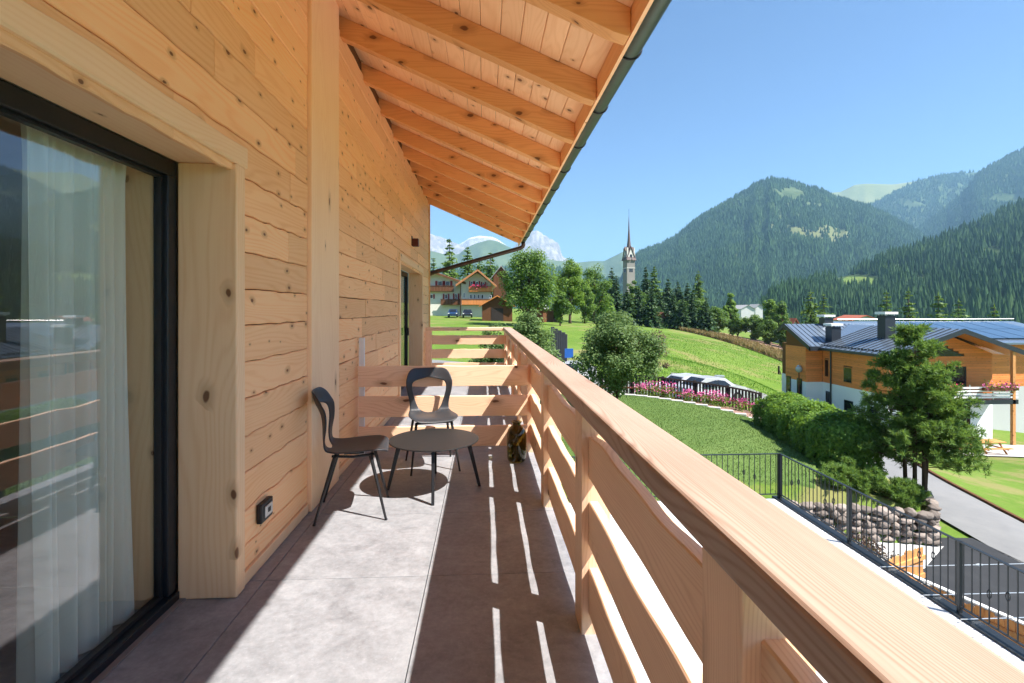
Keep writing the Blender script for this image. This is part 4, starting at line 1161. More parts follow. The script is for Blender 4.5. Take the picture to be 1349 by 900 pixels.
bt(751, 340, 88, 46, "bright round tree between the big dark tree and the church", 22, 'leaflime', 2.0, n=70, nl=130, leaf=0.34)
bt(783, 345, 100, 50, "tall leafy tree just left of the church tower", 23, 'leaf', 2.0, n=70, nl=120)
bt(770, 372, 95, 34, "lower leafy tree in front of the tall tree left of the church", 24, 'leaf', 1.2, n=45)
bt(738, 380, 75, 30, "small bushy tree below the bright round tree", 25, 'leaf', 1.0, n=40)
ct(806, 352, 140, 24, "dark spruce immediately left of the church tower", 31)
ct(812, 362, 128, 22, "shorter dark spruce in front of the church tower's left edge", 32)
bt(835, 366, 140, 26, "round leafy tree in front of the church tower base", 33, 'leaf', 1.5, n=40)
bt(850, 385, 130, 30, "low bushy tree right below the church", 34, 'leaf', 1.0, n=40)
ct(851, 350, 155, 22, "tall dark spruce just right of the church tower", 35)
ct(862, 349, 160, 26, "tall green larch second right of the church tower", 36, 'needle', "larch_tree")
ct(880, 366, 150, 24, "dark spruce third right of the church tower", 37)
ct(893, 370, 152, 24, "dark spruce fourth right of the church tower", 38)
ct(906, 372, 150, 24, "dark spruce left of the pale larch", 39)
ct(920, 356, 140, 26, "tall pale larch behind the right end of the dark spruces", 40, 'needle', "larch_tree")
ct(868, 382, 140, 26, "short spruce behind the little hut", 41)
ct(787, 368, 125, 24, "spruce half hidden behind the leafy trees left of the church", 42)
ct(826, 380, 120, 24, "short dark spruce below the church tower", 43)
bt(900, 395, 138, 30, "dark round shrub tree behind the field's upper corner", 44, 'leaf', 0.6, n=40)
bt(921, 392, 132, 34, "grey green round tree at the meadow's top edge", 45, 'leaf', 0.6, n=45)
bt(945, 402, 128, 36, "round green tree left in the row above the dry strip", 46, 'leaf', 0.6, n=50)
bt(963, 386, 150, 22, "slim pale green tree rising behind the row", 47, 'leaflime', 0.6, n=34)
bt(972, 410, 122, 32, "dark round tree second in the row above the dry strip", 48, 'leaf', 0.5, n=45)
bt(995, 412, 118, 30, "round tree third in the row above the dry strip", 49, 'leaf', 0.5, n=45)
bt(1015, 386, 120, 26, "tall light green tree fourth in the row", 50, 'leaflime', 0.8, n=50)
bt(1028, 392, 116, 28, "leafy tree right end of the row above the ploughed soil", 51, 'leaf', 0.6, n=50)
bt(1012, 418, 112, 34, "low dark tree below the tall light green one", 52, 'leaf', 0.3, n=45)
bt(1035, 420, 110, 26, "low bush by the white house with red roof", 53, 'leaf', 0.3, n=35)
for i, (px, pt, w, lab) in enumerate(((1068, 385, 24, "larch behind the neighbour's roof, leftmost"), (1085, 389, 22, "larch behind the neighbour's left chimney"), (1168, 386, 28, "wide larch behind the neighbour's roof middle"), (1197, 382, 24, "larch right behind the tall chimney"),
                               (1236, 388, 26, "larch behind the neighbour's roof left of the solar panels"), (1263, 397, 26, "larch above the solar panels"), (1310, 404, 20, "small larch at the far right behind the solar panels"))):
    ct(px, pt - 3, 105 + (i % 3) * 8, w * 1.35, lab, 60 + i, 'needle', "larch_tree", 0.8, 22, 10, 0.1, group="larches behind the neighbour's roof")
for i, (px, pt, d, w, lab) in enumerate(((592, 311, 120, 26, "tall larch left behind the chalet roof"), (616, 323, 125, 26, "larch in the middle behind the chalet roof"), (646, 330, 130, 28, "larch right behind the chalet ridge"), (571, 338, 115, 18, "larch at the left edge behind the chalet"), (632, 340, 140, 34, "broad larch low behind the chalet roof"))):
    ct(px, pt, d, w, lab, 80 + i, 'needle', "larch_tree", 0.75, 24, 12, 0.2, group="larches behind the chalet")

# short blades of the mown lawn
R = np.random.RandomState(19)
n = 90000
x_ = R.uniform(-1, 11.5, n); y_ = R.uniform(11, 23.6, n)
edge_far = np.interp(x_, [-1, 4, 6.6, 9.2, 11.55], [23.8, 23.5, 23.0, 21.9, 20.9]); edge_near = np.interp(x_, [-1, 6.5, 8.3, 9.6, 10.4, 11.9], [10.95, 10.95, 12.35, 14.2, 16.5, 20.9])
kp = (y_ < edge_far - 0.15) & (y_ > edge_near + 0.1)
x_, y_ = x_[kp], y_[kp]; n = len(x_)
P = np.stack([x_, y_, height(x_, y_) + 0.05], 1)
V, F = rhombi(P, np.stack([R.normal(0, .45, n), R.normal(0, .45, n), np.ones(n)], 1), runit(R, n) * (1, 1, 0.1) + (0.3, -0.3, 0.4), R.uniform(0.03, 0.075, n), R.uniform(0.006, 0.016, n))
o = np_obj("lawn_grass", V, F, M['lawnblade']); tag(o, "short mown grass of the garden lawn below the balcony", "grass", kind="stuff")
for i, (px, pt, d, w, lab) in enumerate(((797, 372, 118, 22, "dark spruce left of the church among the leafy trees"), (842, 374, 122, 22, "dark spruce right at the church tower's foot"), (858, 376, 118, 24, "dark spruce below the tall larch by the church"), (874, 384, 150, 22, "spruce just above the tiny field hut"), (887, 386, 126, 24, "spruce right beside the tiny field hut"), (899, 388, 122, 22, "low spruce at the upper end of the dry strip"), (912, 384, 124, 22, "spruce left of the pale larch in front"), (930, 390, 120, 22, "low spruce right of the pale larch"))):
    ct(px, pt, d, w, lab, 120 + i)
# dry grass tufts on the strip
R = np.random.RandomState(9)
n = 9000
f = R.uniform(0, 1, n); g_ = R.uniform(0, 1, n) ** 1.6
xa = np.interp(f, [0, .3, .6, .8, 1], [45.0, 46.5, 47.5, 47, 44.5]); ya = np.interp(f, [0, .3, .6, .8, 1], [128, 108, 92, 78, 66])
x_ = xa + g_ * 9; y_ = ya + g_ * 3
P = np.stack([x_, y_, height(x_, y_) + 0.25 + R.uniform(0, 0.35, n)], 1)
V, F = rhombi(P, np.stack([R.normal(0, .3, n), R.normal(0, .3, n), np.ones(n)], 1), runit(R, n) * (1, 1, 0.1), R.uniform(0.5, 1.2, n), R.uniform(0.10, 0.3, n))
o = np_obj("dry_grass", V, F, M['drygrass']); tag(o, "tall dry grass and weeds along the meadow's upper edge", "grass", kind="stuff")
# tufts of longer meadow grass
n = 42000
px_ = R.uniform(790, 1060, n); d_ = 32 + 62 * R.uniform(0, 1, n) ** 1.3
a_ = (px_ - CXP) / FPX; cc, ss = math.cos(YAW), math.sin(YAW)
x_ = (a_ * cc + ss) * d_; y_ = (cc - a_ * ss) * d_
kp = (x_ < 27 - 0 * y_) | (y_ > 58)
x_, y_ = x_[kp], y_[kp]; n = len(x_)
P = np.stack([x_, y_, height(x_, y_) + 0.06], 1)
V, F = rhombi(P, np.stack([R.normal(0, .5, n), R.normal(0, .5, n), np.ones(n)], 1), runit(R, n) * (1, 1, 0.1), R.uniform(0.10, 0.28, n), R.uniform(0.015, 0.05, n))
o = np_obj("meadow_grass", V, F, M['grassblade']); tag(o, "bright green longer grass of the sloping meadow", "grass", kind="stuff")
# ------------------------------------------------------------------ buildings
def local(o_loc, rz):
    return Matrix.Translation(o_loc) @ Matrix.Rotation(rz, 4, 'Z')
def lb(name, mat, parent, A, x0, x1, y0, y1, z0, z1, bevel=0):
    return MB().box(x0, x1, y0, y1, z0, z1, A).build(name, mat, parent, bevel=bevel)
def lp(name, mat, parent, A, poly, d):
    d = A.to_3x3() @ Vector(d)
    return MB().prism([A @ Vector(p) for p in poly], d).build(name, mat, parent)

# --- neighbour's house: white ground floor, larch upper floor, blue-grey sheet roof
def neighbour():
    G = -7.95; Z1 = EYE - 6.2; ZE = EYE - 3.2; ZR = EYE - 1.5
    h = thing("neighbour_house", "modern chalet with larch cladding, white base and blue grey metal roof", "house", (31, 38, G))
    I = Matrix.Identity(4)
    wl = MB().box(29, 37, 35, 48, G - 1, Z1).box(27.5, 29.0, 42, 44.9, G - 1, Z1).build("ground_floor_wall", M['plaster'], h)
    # upper floor: core plus separate larch boards on the visible sides
    core = MB().box(29.06, 37, 35.06, 48, Z1, ZE).box(27.56, 29.1, 42.06, 44.9, Z1, ZE + 0.25).prism([(27.56, 42.06, ZE + 0.25), (27.56, 44.9, ZE + 0.25), (27.56, 44.9, EYE - 1.95), (27.56, 44.3, EYE - 1.62), (27.56, 42.06, EYE - 2.75)], (1.5, 0, 0))
    core.prism([(29.06, 35.06, ZE), (37, 35.06, ZE), (33, 35.06, ZR - 0.12)], (0, 12, 0))
    cw = core.build("upper_wall", M['joint'], h)
    rr = random.Random(3)
    nb = 16; bh = (ZE - Z1) / nb
    holes_w = [(36.0, 36.95, Z1 + 0.35, Z1 + 1.6), (38.5, 39.5, Z1 + 0.35, Z1 + 1.6), (41.2, 41.75, Z1 + 0.5, Z1 + 2.0)]
    def run(fn, a0, a1, z0, z1, holes):
        segs = [(a0, a1)]
        for (h0, h1, hz0, hz1) in holes:
            if hz0 < (z0 + z1) / 2 < hz1:
                ns = []
                for (s0, s1) in segs:
                    if h0 > s0 and h0 < s1: ns.append((s0, h0))
                    if h1 < s1 and h1 > s0: ns.append((h1, s1))
                    if h1 <= s0 or h0 >= s1: ns.append((s0, s1))
                segs = ns
        for (s0, s1) in segs: fn(s0, s1, z0, z1)
    for k in range(nb):
        z0, z1 = Z1 + k * bh + 0.006, Z1 + (k + 1) * bh - 0.006
        dx = rr.uniform(0, 0.012)
        run(lambda s0, s1, a, b: MB().box(29.0 - dx, 29.05, s0, s1, a, b).build("cladding_board", M['larchwall'], cw), 35.02, 41.98, z0, z1, holes_w)
        MB().box(27.5 - dx, 27.55, 42.02, 44.9, z0, z1).build("cladding_board", M['larchwall'], cw)
        MB().box(27.52, 28.98, 42.0 - dx, 42.05, z0, z1).build("cladding_board", M['larchwallX'], cw)
    holes_s = [(30.2, 35.0, Z1 + 0.02, Z1 + 2.1)]
    for k in range(27):
        z0, z1 = Z1 + k * bh + 0.006, Z1 + (k + 1) * bh - 0.006
        half = 4.0 if z1 < ZE else 4.0 * (ZR - 0.12 - z1) / (ZR - 0.12 - ZE)
        if half < 0.3: break
        hl = list(holes_s)
        f = (z0 - (Z1 + 2.75)) / 1.0
        if 0 <= f < 1.0: hl.append((30.6, 35.0 - 2.2 * f, z0 - 0.1, z1 + 0.1))
        half0 = 4.0 if z0 < ZE else 4.0 * (ZR - 0.12 - z0) / (ZR - 0.12 - ZE)
        def gb(s0, s1, a, b):
            d0 = half0 - half if s0 <= 33 - half + 0.03 and half < 3.97 else 0; d1 = half0 - half if s1 >= 33 + half - 0.03 and half < 3.97 else 0
            MB().prism([(s0 - d0, 35.0 - rr.uniform(0, 0.012), a), (s1 + d1, 35.0, a), (s1, 35.0, b), (s0, 35.0, b)], (0, 0.05, 0)).build("cladding_board", M['larchwallX'], cw)
        run(gb, max(29.02, 33 - half), min(36.98, 33 + half), z0, z1, hl)
    MB().box(28.985, 29.10, 34.94, 35.04, Z1, ZE - 0.02).build("corner_post", M['orangewoodZ'], h)
    MB().box(36.6, 36.8, 33.2, 33.4, G - 0.5, ZE + 0.3).build("corner_post", M['orangewoodZ'], h)
    # windows
    for (y0, y1, z0, z1, up) in [(a, b, c, d, True) for a, b, c, d in holes_w] + [(35.9, 36.95, Z1 - 2.0, Z1 - 1.05, False), (38.4, 39.4, Z1 - 2.0, Z1 - 1.05, False), (40.9, 41.6, Z1 - 2.2, Z1 - 0.7, False)]:
        x = 29.0
        w = MB().box(x - 0.02, x + 0.14, y0, y0 + 0.07, z0, z1).box(x - 0.02, x + 0.14, y1 - 0.07, y1, z0, z1).box(x - 0.02, x + 0.14, y0 + 0.07, y1 - 0.07, z1 - 0.07, z1).box(x - 0.035, x + 0.14, y0 + 0.07, y1 - 0.07, z0, z0 + 0.05).build("window", M['orangewood'] if up else M['frame'], h)
        MB().box(x - 0.012, x + 0.05, y0 + 0.071, y1 - 0.071, z0 + 0.051, z1 - 0.071).build("pane", M['darkglass'], w)
    for (y0, y1) in ((42.5, 43.2), (44.1, 44.8)):
        w = MB().box(27.47, 27.6, y0, y1, G + 0.1, Z1 + 0.2).build("tall_window", M['frame'], h)
        MB().box(27.455, 27.469, y0 + 0.06, y1 - 0.06, G + 0.2, Z1 + 0.1).build("pane", M['darkglass'], w)
    w = MB().box(30.2, 35.0, 35.02, 35.2, Z1 + 0.02, Z1 + 2.1).build("balcony_window", M['frame'], h)
    for (x0, x1) in ((30.3, 32.2), (32.3, 34.9)): MB().box(x0, x1, 35.005, 35.018, Z1 + 0.1, Z1 + 2.02).build("pane", M['darkglass'], w)
    w = MB().prism([(30.6, 35.02, Z1 + 2.76), (35.0, 35.02, Z1 + 2.76), (32.8, 35.02, Z1 + 3.75), (30.6, 35.02, Z1 + 3.75)], (0, 0.15, 0)).build("gable_window", M['frame'], h)
    MB().prism([(30.7, 35.005, Z1 + 2.82), (34.75, 35.005, Z1 + 2.82), (32.75, 35.005, Z1 + 3.69), (30.7, 35.005, Z1 + 3.69)], (0, 0.01, 0)).build("pane", M['darkglass'], w)
    # ground floor glazing and balcony slab
    w = MB().box(31.5, 35.2, 34.9, 35.0, G + 0.05, Z1 - 0.45).build("shop_window", M['frame'], h)
    for (x0, x1) in ((31.6, 34.2), (34.35, 35.1)): MB().box(x0, x1, 34.88, 34.899, G + 0.15, Z1 - 0.55).build("pane", M['darkglass'], w)
    bal = MB().box(30.0, 37, 33.2, 34.98, Z1 - 0.35, Z1 - 0.05).build("balcony_slab", M['slatedark'], h)
    for z in (0.12, 0.34, 0.56, 0.78): MB().box(30.05, 37, 33.22, 33.27, Z1 - 0.05 + z, Z1 + 0.07 + z).build("balcony_board", M['white'], bal)
    for x in (30.1, 31.8, 33.5, 35.2): MB().box(x, x + 0.06, 33.275, 33.33, Z1 - 0.05, Z1 + 1.0).build("balcony_post", M['steel'], bal)
    # roofs: main gable along y, cross roof along x
    def slab(name, poly, th, mat):
        vs = [Vector(p) for p in poly]; mb = MB(); mb.prism([tuple(v) for v in vs], (0, 0, th)); return mb.build(name, mat, h)
    zE, xE = EYE - 3.30, 27.9
    west = slab("roof_slope", [(xE, 33.2, zE), (33.0, 33.2, ZR), (33.0, 46.5, ZR), (xE, 41.2, zE)], 0.16, M['slate'])
    slab("roof_slope", [(33.0, 33.2, ZR), (38.1, 33.2, zE), (38.1, 46.5, zE), (33.0, 46.5, ZR)], 0.16, M['slate'])
    south = slab("roof_slope", [(27.05, 40.8, EYE - 3.25), (33.2, 40.8, EYE - 3.25), (33.2, 44.4, EYE - 1.45), (27.05, 44.4, EYE - 1.45)], 0.16, M['slate'])
    slab("roof_slope", [(33.2, 39.6, EYE - 2.9), (52, 39.6, EYE - 2.9), (52, 47.2, EYE - 1.30), (33.2, 47.2, EYE - 1.30)], 0.16, M['slate'])
    slab("roof_slope", [(27.05, 44.4, EYE - 1.45), (33.2, 44.4, EYE - 1.45), (33.2, 45.3, EYE - 1.9), (27.05, 45.3, EYE - 1.9)], 0.14, M['slate'])
    MB().box(37.05, 51.0, 40.6, 46.6, G - 1, Z1 - 0.3).build('wing_base', M['farplaster'], h)
    for q in range(19): MB().box(37.05, 51.0, 40.6 - 0.01 * (q % 2), 46.6, Z1 - 0.295 + q * 0.19, Z1 - 0.115 + q * 0.19).build('cladding_board', M['larchwallX'], cw)
    MB().prism([(37.05, 40.65, EYE - 2.78), (37.05, 46.6, EYE - 2.78), (37.05, 46.6, EYE - 1.5)], (13.9, 0, 0)).build('wing_gable', M['orangewood'], h)
    # standing seams
    for i in range(14):
        x = 27.2 + i * 0.45
        MB().prism([(x, 40.85, EYE - 3.25 + 0.165), (x + 0.035, 40.85, EYE - 3.25 + 0.165), (x + 0.035, 40.85, EYE - 3.20 + 0.165), (x, 40.85, EYE - 3.20 + 0.165)], (0, 3.5, 1.75)).build("seam", M['slatedark'], south)
    for i in range(15):
        y = 33.5 + i * 0.55
        x0 = xE + 0.02
        MB().prism([(x0, y, zE + 0.168), (x0, y + 0.035, zE + 0.168), (x0, y + 0.035, zE + 0.215), (x0, y, zE + 0.215)], (5.0, 0, ZR - zE - 0.03)).build("seam", M['slatedark'], west)
    for row, z in enumerate((0.35, 1.0)):
        for i in range(22):
            y = 33.6 + i * 0.35
            x0 = xE + z
            MB().box(x0, x0 + 0.05, y, y + 0.22, zE + 0.17 + z * 0.353, zE + 0.27 + z * 0.353).build("snow_guard", M['slatedark'], west) if row == 0 else None
    # dark verge boards, gutter, drainpipe
    vg = MB()
    vg.prism([(33.0, 33.12, ZR - 0.14), (xE - 0.05, 33.12, zE - 0.14), (xE - 0.05, 33.12, zE + 0.19), (33.0, 33.12, ZR + 0.19)], (0, 0.075, 0))
    vg.prism([(33.0, 33.12, ZR - 0.14), (33.0, 33.12, ZR + 0.19), (38.2, 33.12, zE + 0.19), (38.2, 33.12, zE - 0.14)], (0, 0.075, 0))
    vg.build("verge_board", M['slatedark'], h)
    MB().prism([(26.99, 40.7, EYE - 3.44), (26.99, 44.4, EYE - 1.60), (26.99, 45.32, EYE - 2.06), (26.99, 45.32, EYE - 1.72), (26.99, 44.4, EYE - 1.24), (26.99, 40.7, EYE - 3.08)], (0.055, 0, 0)).build("verge_board", M['slatedark'], h)
    MB().box(26.99, 33.2, 40.70, 40.795, EYE - 3.42, EYE - 3.06).build("gutter", M['slatedark'], h)
    MB().box(27.78, 27.895, 33.2, 40.69, zE - 0.06, zE + 0.12).build("gutter", M['slatedark'], h)
    MB().prism([(27.08, 40.85, EYE - 3.27), (28.95, 40.85, EYE - 3.27), (28.95, 44.3, EYE - 1.55), (27.08, 44.3, EYE - 1.55)], (0, 0, 0.02)).build("eaves_soffit", M['orangewood'], h)
    MB().prism([(27.95, 33.25, zE - 0.02), (33.0, 33.25, ZR - 0.02), (33.0, 34.95, ZR - 0.02), (27.95, 34.95, zE - 0.02)], (0, 0, 0.015)).build("eaves_soffit", M['orangewood'], h)
    MB().prism([(38.0, 33.25, zE - 0.02), (33.0, 33.25, ZR - 0.02), (33.0, 34.95, ZR - 0.02), (38.0, 34.95, zE - 0.02)], (0, 0, 0.015)).build("eaves_soffit", M['orangewood'], h)
    MB().tube([(28.93, 40.9, zE), (28.93, 40.9, G + 0.3)], 0.06, 8).build("drainpipe", M['slatedark'], h)
    # chimneys
    for (x, y, z0, z1) in ((30.9, 44.3, EYE - 1.9, EYE - 0.75), (29.5, 41.4, EYE - 3.1, EYE - 1.45), (30.9, 37.4, EYE - 2.5, EYE - 0.45)):
        c = MB().box(x - 0.4, x + 0.4, y - 0.4, y + 0.4, z0, z1).build("chimney", M['slatedark'], h)
        MB().box(x - 0.52, x + 0.52, y - 0.52, y + 0.52, z1 + 0.1, z1 + 0.28).box(x - 0.38, x - 0.3, y - 0.38, y - 0.3, z1, z1 + 0.1).box(x + 0.3, x + 0.38, y - 0.38, y - 0.3, z1, z1 + 0.1).box(x - 0.38, x - 0.3, y + 0.3, y + 0.38, z1, z1 + 0.1).box(x + 0.3, x + 0.38, y + 0.3, y + 0.38, z1, z1 + 0.1).build("chimney_cap", M['white'], c)
    # solar panels on the right-hand slope
    sl = (1.60) / 7.6
    for i in range(6):
        x0 = 38.6 + i * 1.9
        for j in range(2):
            y0 = 40.6 + j * 3.1; z0 = EYE - 2.9 + (y0 - 39.6) * sl + 0.24
            MB().prism([(x0, y0, z0), (x0 + 1.8, y0, z0), (x0 + 1.8, y0 + 3.0, z0 + 3.0 * sl), (x0, y0 + 3.0, z0 + 3.0 * sl)], (0, 0, 0.05)).build("solar_panel", M['solar'], h)
    MB().tube([(34, 47.1, EYE - 0.95), (52, 47.1, EYE - 0.9)], 0.03, 5).build("ridge_rail", M['steel'], h)
    # geraniums on the balcony
    R = np.random.RandomState(6)
    for k, (x0, x1, lab) in enumerate(((30.3, 32.6, "left row of red geraniums on the neighbour's balcony"), (34.3, 36.8, "right row of pink geraniums on the neighbour's balcony"))):
        t = thing("geranium_box", lab, "flowers", ((x0 + x1) / 2, 33.12, Z1 + 0.6), group="geraniums on the neighbour's balcony")
        MB().box(x0, x1, 32.98, 33.2, Z1 + 0.62, Z1 + 0.82).build("planter", M['brownwood'], t)
        n = 350
        P = np.stack([R.uniform(x0, x1, n), 33.08 + R.normal(0, 0.13, n), Z1 + 0.9 + R.normal(0, 0.16, n)], 1)
        Nn = runit(R, n); V, F = rhombi(P, np.cross(Nn, runit(R, n)), Nn, R.uniform(0.08, 0.16, n), R.uniform(0.06, 0.12, n))
        np_obj("leaves", V[:600], F[:150], M['leaflime'], t); np_obj("blossoms", V[600:], F[:200], M['pinkflower'] if k else M['redflower'], t)
    # picnic table on the neighbour's terrace
    px_, py_ = 29.9, 30.2; z = H(px_, py_)
    patch("neighbour_terrace", M['paving'], [(28, 33.4), (38, 33.4)], [(27.6, 29.3), (38, 29.0)], 20, 8, 0.07)
    for k, (cx, cy, lab) in enumerate(((29.7, 30.3, "wooden picnic table on the neighbour's sunny terrace"), (31.9, 30.6, "second wooden picnic table at the right edge on the terrace"))):
        z = H(cx, cy) + 0.08
        t = thing("picnic_table", lab, "table", (cx, cy, z), group="picnic tables on the neighbour's terrace")
        for q in range(5): MB().box(cx - 0.95, cx + 0.95, cy - 0.42 + q * 0.17, cy - 0.27 + q * 0.17, z + 0.71, z + 0.75).build("top_board", M['orangewoodZ'], t)
        for s in (-1, 1):
            MB().box(cx - 0.95, cx + 0.95, cy + s * 0.75 - 0.13, cy + s * 0.75 + 0.13, z + 0.42, z + 0.46).build("bench_board", M['orangewoodZ'], t)
            MB().prism([(cx + s * 0.65, cy - 0.8, z), (cx + s * 0.65, cy - 0.68, z), (cx + s * 0.65, cy - 0.1, z + 0.7), (cx + s * 0.65, cy - 0.22, z + 0.7)], (0.05, 0, 0)).prism([(cx + s * 0.65 + 0.055, cy + 0.8, z), (cx + s * 0.65 + 0.055, cy + 0.22, z + 0.7), (cx + s * 0.65 + 0.055, cy + 0.1, z + 0.7), (cx + s * 0.65 + 0.055, cy + 0.68, z)], (0.05, 0, 0)).box(cx + s * 0.65 - 0.055, cx + s * 0.65 - 0.002, cy - 0.85, cy + 0.85, z + 0.34, z + 0.415).build("leg", M['orangewoodZ'], t)
neighbour()

# --- chalet on the left: two gables, balconies, red shutters
def win(parent, A, x0, x1, y, z0, z1, sh=True):
    w = MB().box(x0, x1, y - 0.06, y + 0.05, z0, z1, A).build("window", M['white'], parent)
    MB().box(x0 + 0.08, x1 - 0.08, y - 0.075, y - 0.061, z0 + 0.08, z1 - 0.08, A).build("pane", M['darkglass'], w)
    if sh:
        sw_ = (x1 - x0) * 0.5
        for (a, b) in ((x0 - sw_ - 0.02, x0 - 0.02), (x1 + 0.02, x1 + sw_ + 0.02)):
            MB().box(a, b, y - 0.11, y - 0.03, z0 - 0.03, z1 + 0.03, A).build("shutter", M['shutter'], w)
def balcony(parent, A, x0, x1, y, z, n, bm='orangewood'):
    b = MB().box(x0, x1, y - 1.0, y - 0.02, z - 0.15, z, A).build("balcony", M['brownwood'], parent)
    w = (x1 - x0) / n
    for i in range(n):
        MB().box(x0 + i * w + 0.012, x0 + (i + 1) * w - 0.012, y - 1.03, y - 0.99, z - 0.1, z + 0.9, A).build("balcony_board", M[bm], b)
    MB().box(x0 - 0.05, x1 + 0.05, y - 1.1, y - 0.92, z + 0.9, z + 1.0, A).build("balcony_rail", M['brownwood'], b)
M['bargewood'] = plain('barge_wood', (0.36, 0.15, 0.06), 0.7, 0.2)
def chalet():
    D = 100.0
    z = H(-5, 98) + 0.0
    o = at(612, HZP, D); A = local((o.x, o.y, z), math.radians(3))
    h = thing("alpine_chalet", "white alpine chalet with brown balconies and pale shingle roof", "house", (o.x, o.y, z))
    s = D / FPX                                     # metres per pixel at that distance
    G = lambda py: (HZP - py) * s + EYE - z          # height above its ground
    X = lambda px: (px - 612) * s
    # left block (gable to the camera, ridge in depth) and right block
    lx0, lx1, rx0, rx1 = X(552), X(607), X(607), X(650)
    eL, rL = G(372), G(361); eR, rR = G(373), G(358)
    MB().prism([(lx0, 0, -1), (lx1, 0, -1), (lx1, 0, eL), ((lx0 + lx1) / 2 - 0.8, 0, rL), (lx0, 0, eL)], (0, 11, 0)).build("wall", M['cream'], h).matrix_basis = A
    MB().prism([(rx0, -1.2, -1), (rx1 - 0.6, -1.2, -1), (rx1 - 0.6, -1.2, eR), ((rx0 + rx1) / 2, -1.2, rR - 0.3), (rx0, -1.2, eR)], (0, 11, 0)).build("wall", M['cream'], h).matrix_basis = A
    def roof(x0, x1, xm, ze, zr, ya, yb, mat):
        ov = 1.0
        for (xa, za, sgn) in ((x0 - ov, ze, -1), (x1 + ov, ze, 1)):
            sl = (zr - ze) / abs(xm - (x0 if sgn < 0 else x1))
            zz = ze - sl * ov
            rf = lp("roof_slope", mat, h, A, [(xa, ya, zz), (xm, ya, zr + 0.02), (xm, ya, zr + 0.24), (xa, ya, zz + 0.22)], (0, yb - ya, 0))
            lp("barge_board", M['bargewood'] if ya < -2 else M['brownwood'], rf, A, [(xa, ya - 0.08, zz - 0.14), (xm, ya - 0.08, zr - 0.12), (xm, ya - 0.08, zr + 0.26), (xa, ya - 0.08, zz + 0.24)], (0, 0.075, 0))
            if mat is M['shingle']:
                for q in range(9):                      # courses of shingles
                    f0 = q / 9; f1 = f0 + 0.10
                    lp("shingle_course", mat, rf, A, [(xa + (xm - xa) * f0, ya, zz + (zr - zz) * f0 + 0.26), (xa + (xm - xa) * f1, ya, zz + (zr - zz) * f1 + 0.235), (xa + (xm - xa) * f1, ya, zz + (zr - zz) * f1 + 0.27), (xa + (xm - xa) * f0, ya, zz + (zr - zz) * f0 + 0.31)], (0, yb - ya, 0))
    roof(lx0, lx1, (lx0 + lx1) / 2 - 0.8, eL, rL, -1.2, 11, M['shingle'])
    roof(rx0, rx1 - 0.6, (rx0 + rx1) / 2, eR, rR, -3.2, 10, M['shingle'])
    z1, z2 = G(383.5), G(401)
    for (px, sh) in ((580, True), (590, True)): win(h, A, X(px - 3), X(px + 3), -0.02, G(378), G(370.5), sh)
    win(h, A, X(567), X(571), -0.02, G(393.5), G(388), True)
    win(h, A, X(586), X(590), -0.02, G(394), G(387.5), True); win(h, A, X(599), X(603), -0.02, G(395), G(387), True)
    win(h, A, X(619.5), X(622.5), -1.22, G(377), G(371), True); win(h, A, X(626), X(630), -1.22, G(377), G(371), True); win(h, A, X(635), X(638), -1.22, G(377), G(372), True)
    for px in (620, 625, 630, 635): win(h, A, X(px - 1.6), X(px + 1.6), -1.22, G(394), G(388), False)
    win(h, A, X(610), X(612.5), -1.22, G(393), G(386), False); win(h, A, X(644), X(647), -1.22, G(393), G(389), False)
    balcony(h, A, X(556), X(598), -0.02, z1, 22, 'brownwood')
    balcony(h, A, X(581), X(607), -0.02, z2, 14, 'brownwood')
    balcony(h, A, X(617), X(648), -1.22, G(384), 18)
    balcony(h, A, X(608), X(648), -1.22, z2, 22)
    MB().tube([A @ Vector((X(606.8), -1.35, G(374))), A @ Vector((X(606.8), -1.35, 0))], 0.09, 6).build("drainpipe", M['brownwood'], h)
    R = np.random.RandomState(8)
    t = thing("geranium_box", "red and white flowers on the chalet's upper right balcony", "flowers", tuple(A @ Vector((X(628), -2.3, G(378)))))
    MB().box(X(620), X(640), -2.5, -2.3, G(379.5), G(378.5), A).build("planter", M['brownwood'], t)
    n = 90; P = np.stack([R.uniform(X(619), X(641), n), -2.4 + R.normal(0, 0.2, n), G(377.3) + R.normal(0, 0.25, n)], 1)
    P = np.array([tuple(A @ Vector(p)) for p in P]); Nn = runit(R, n)
    V, F = rhombi(P, np.cross(Nn, runit(R, n)), Nn, R.uniform(0.18, 0.3, n), R.uniform(0.15, 0.25, n))
    np_obj("blossoms", V, F, M['redflower'], t)
chalet()

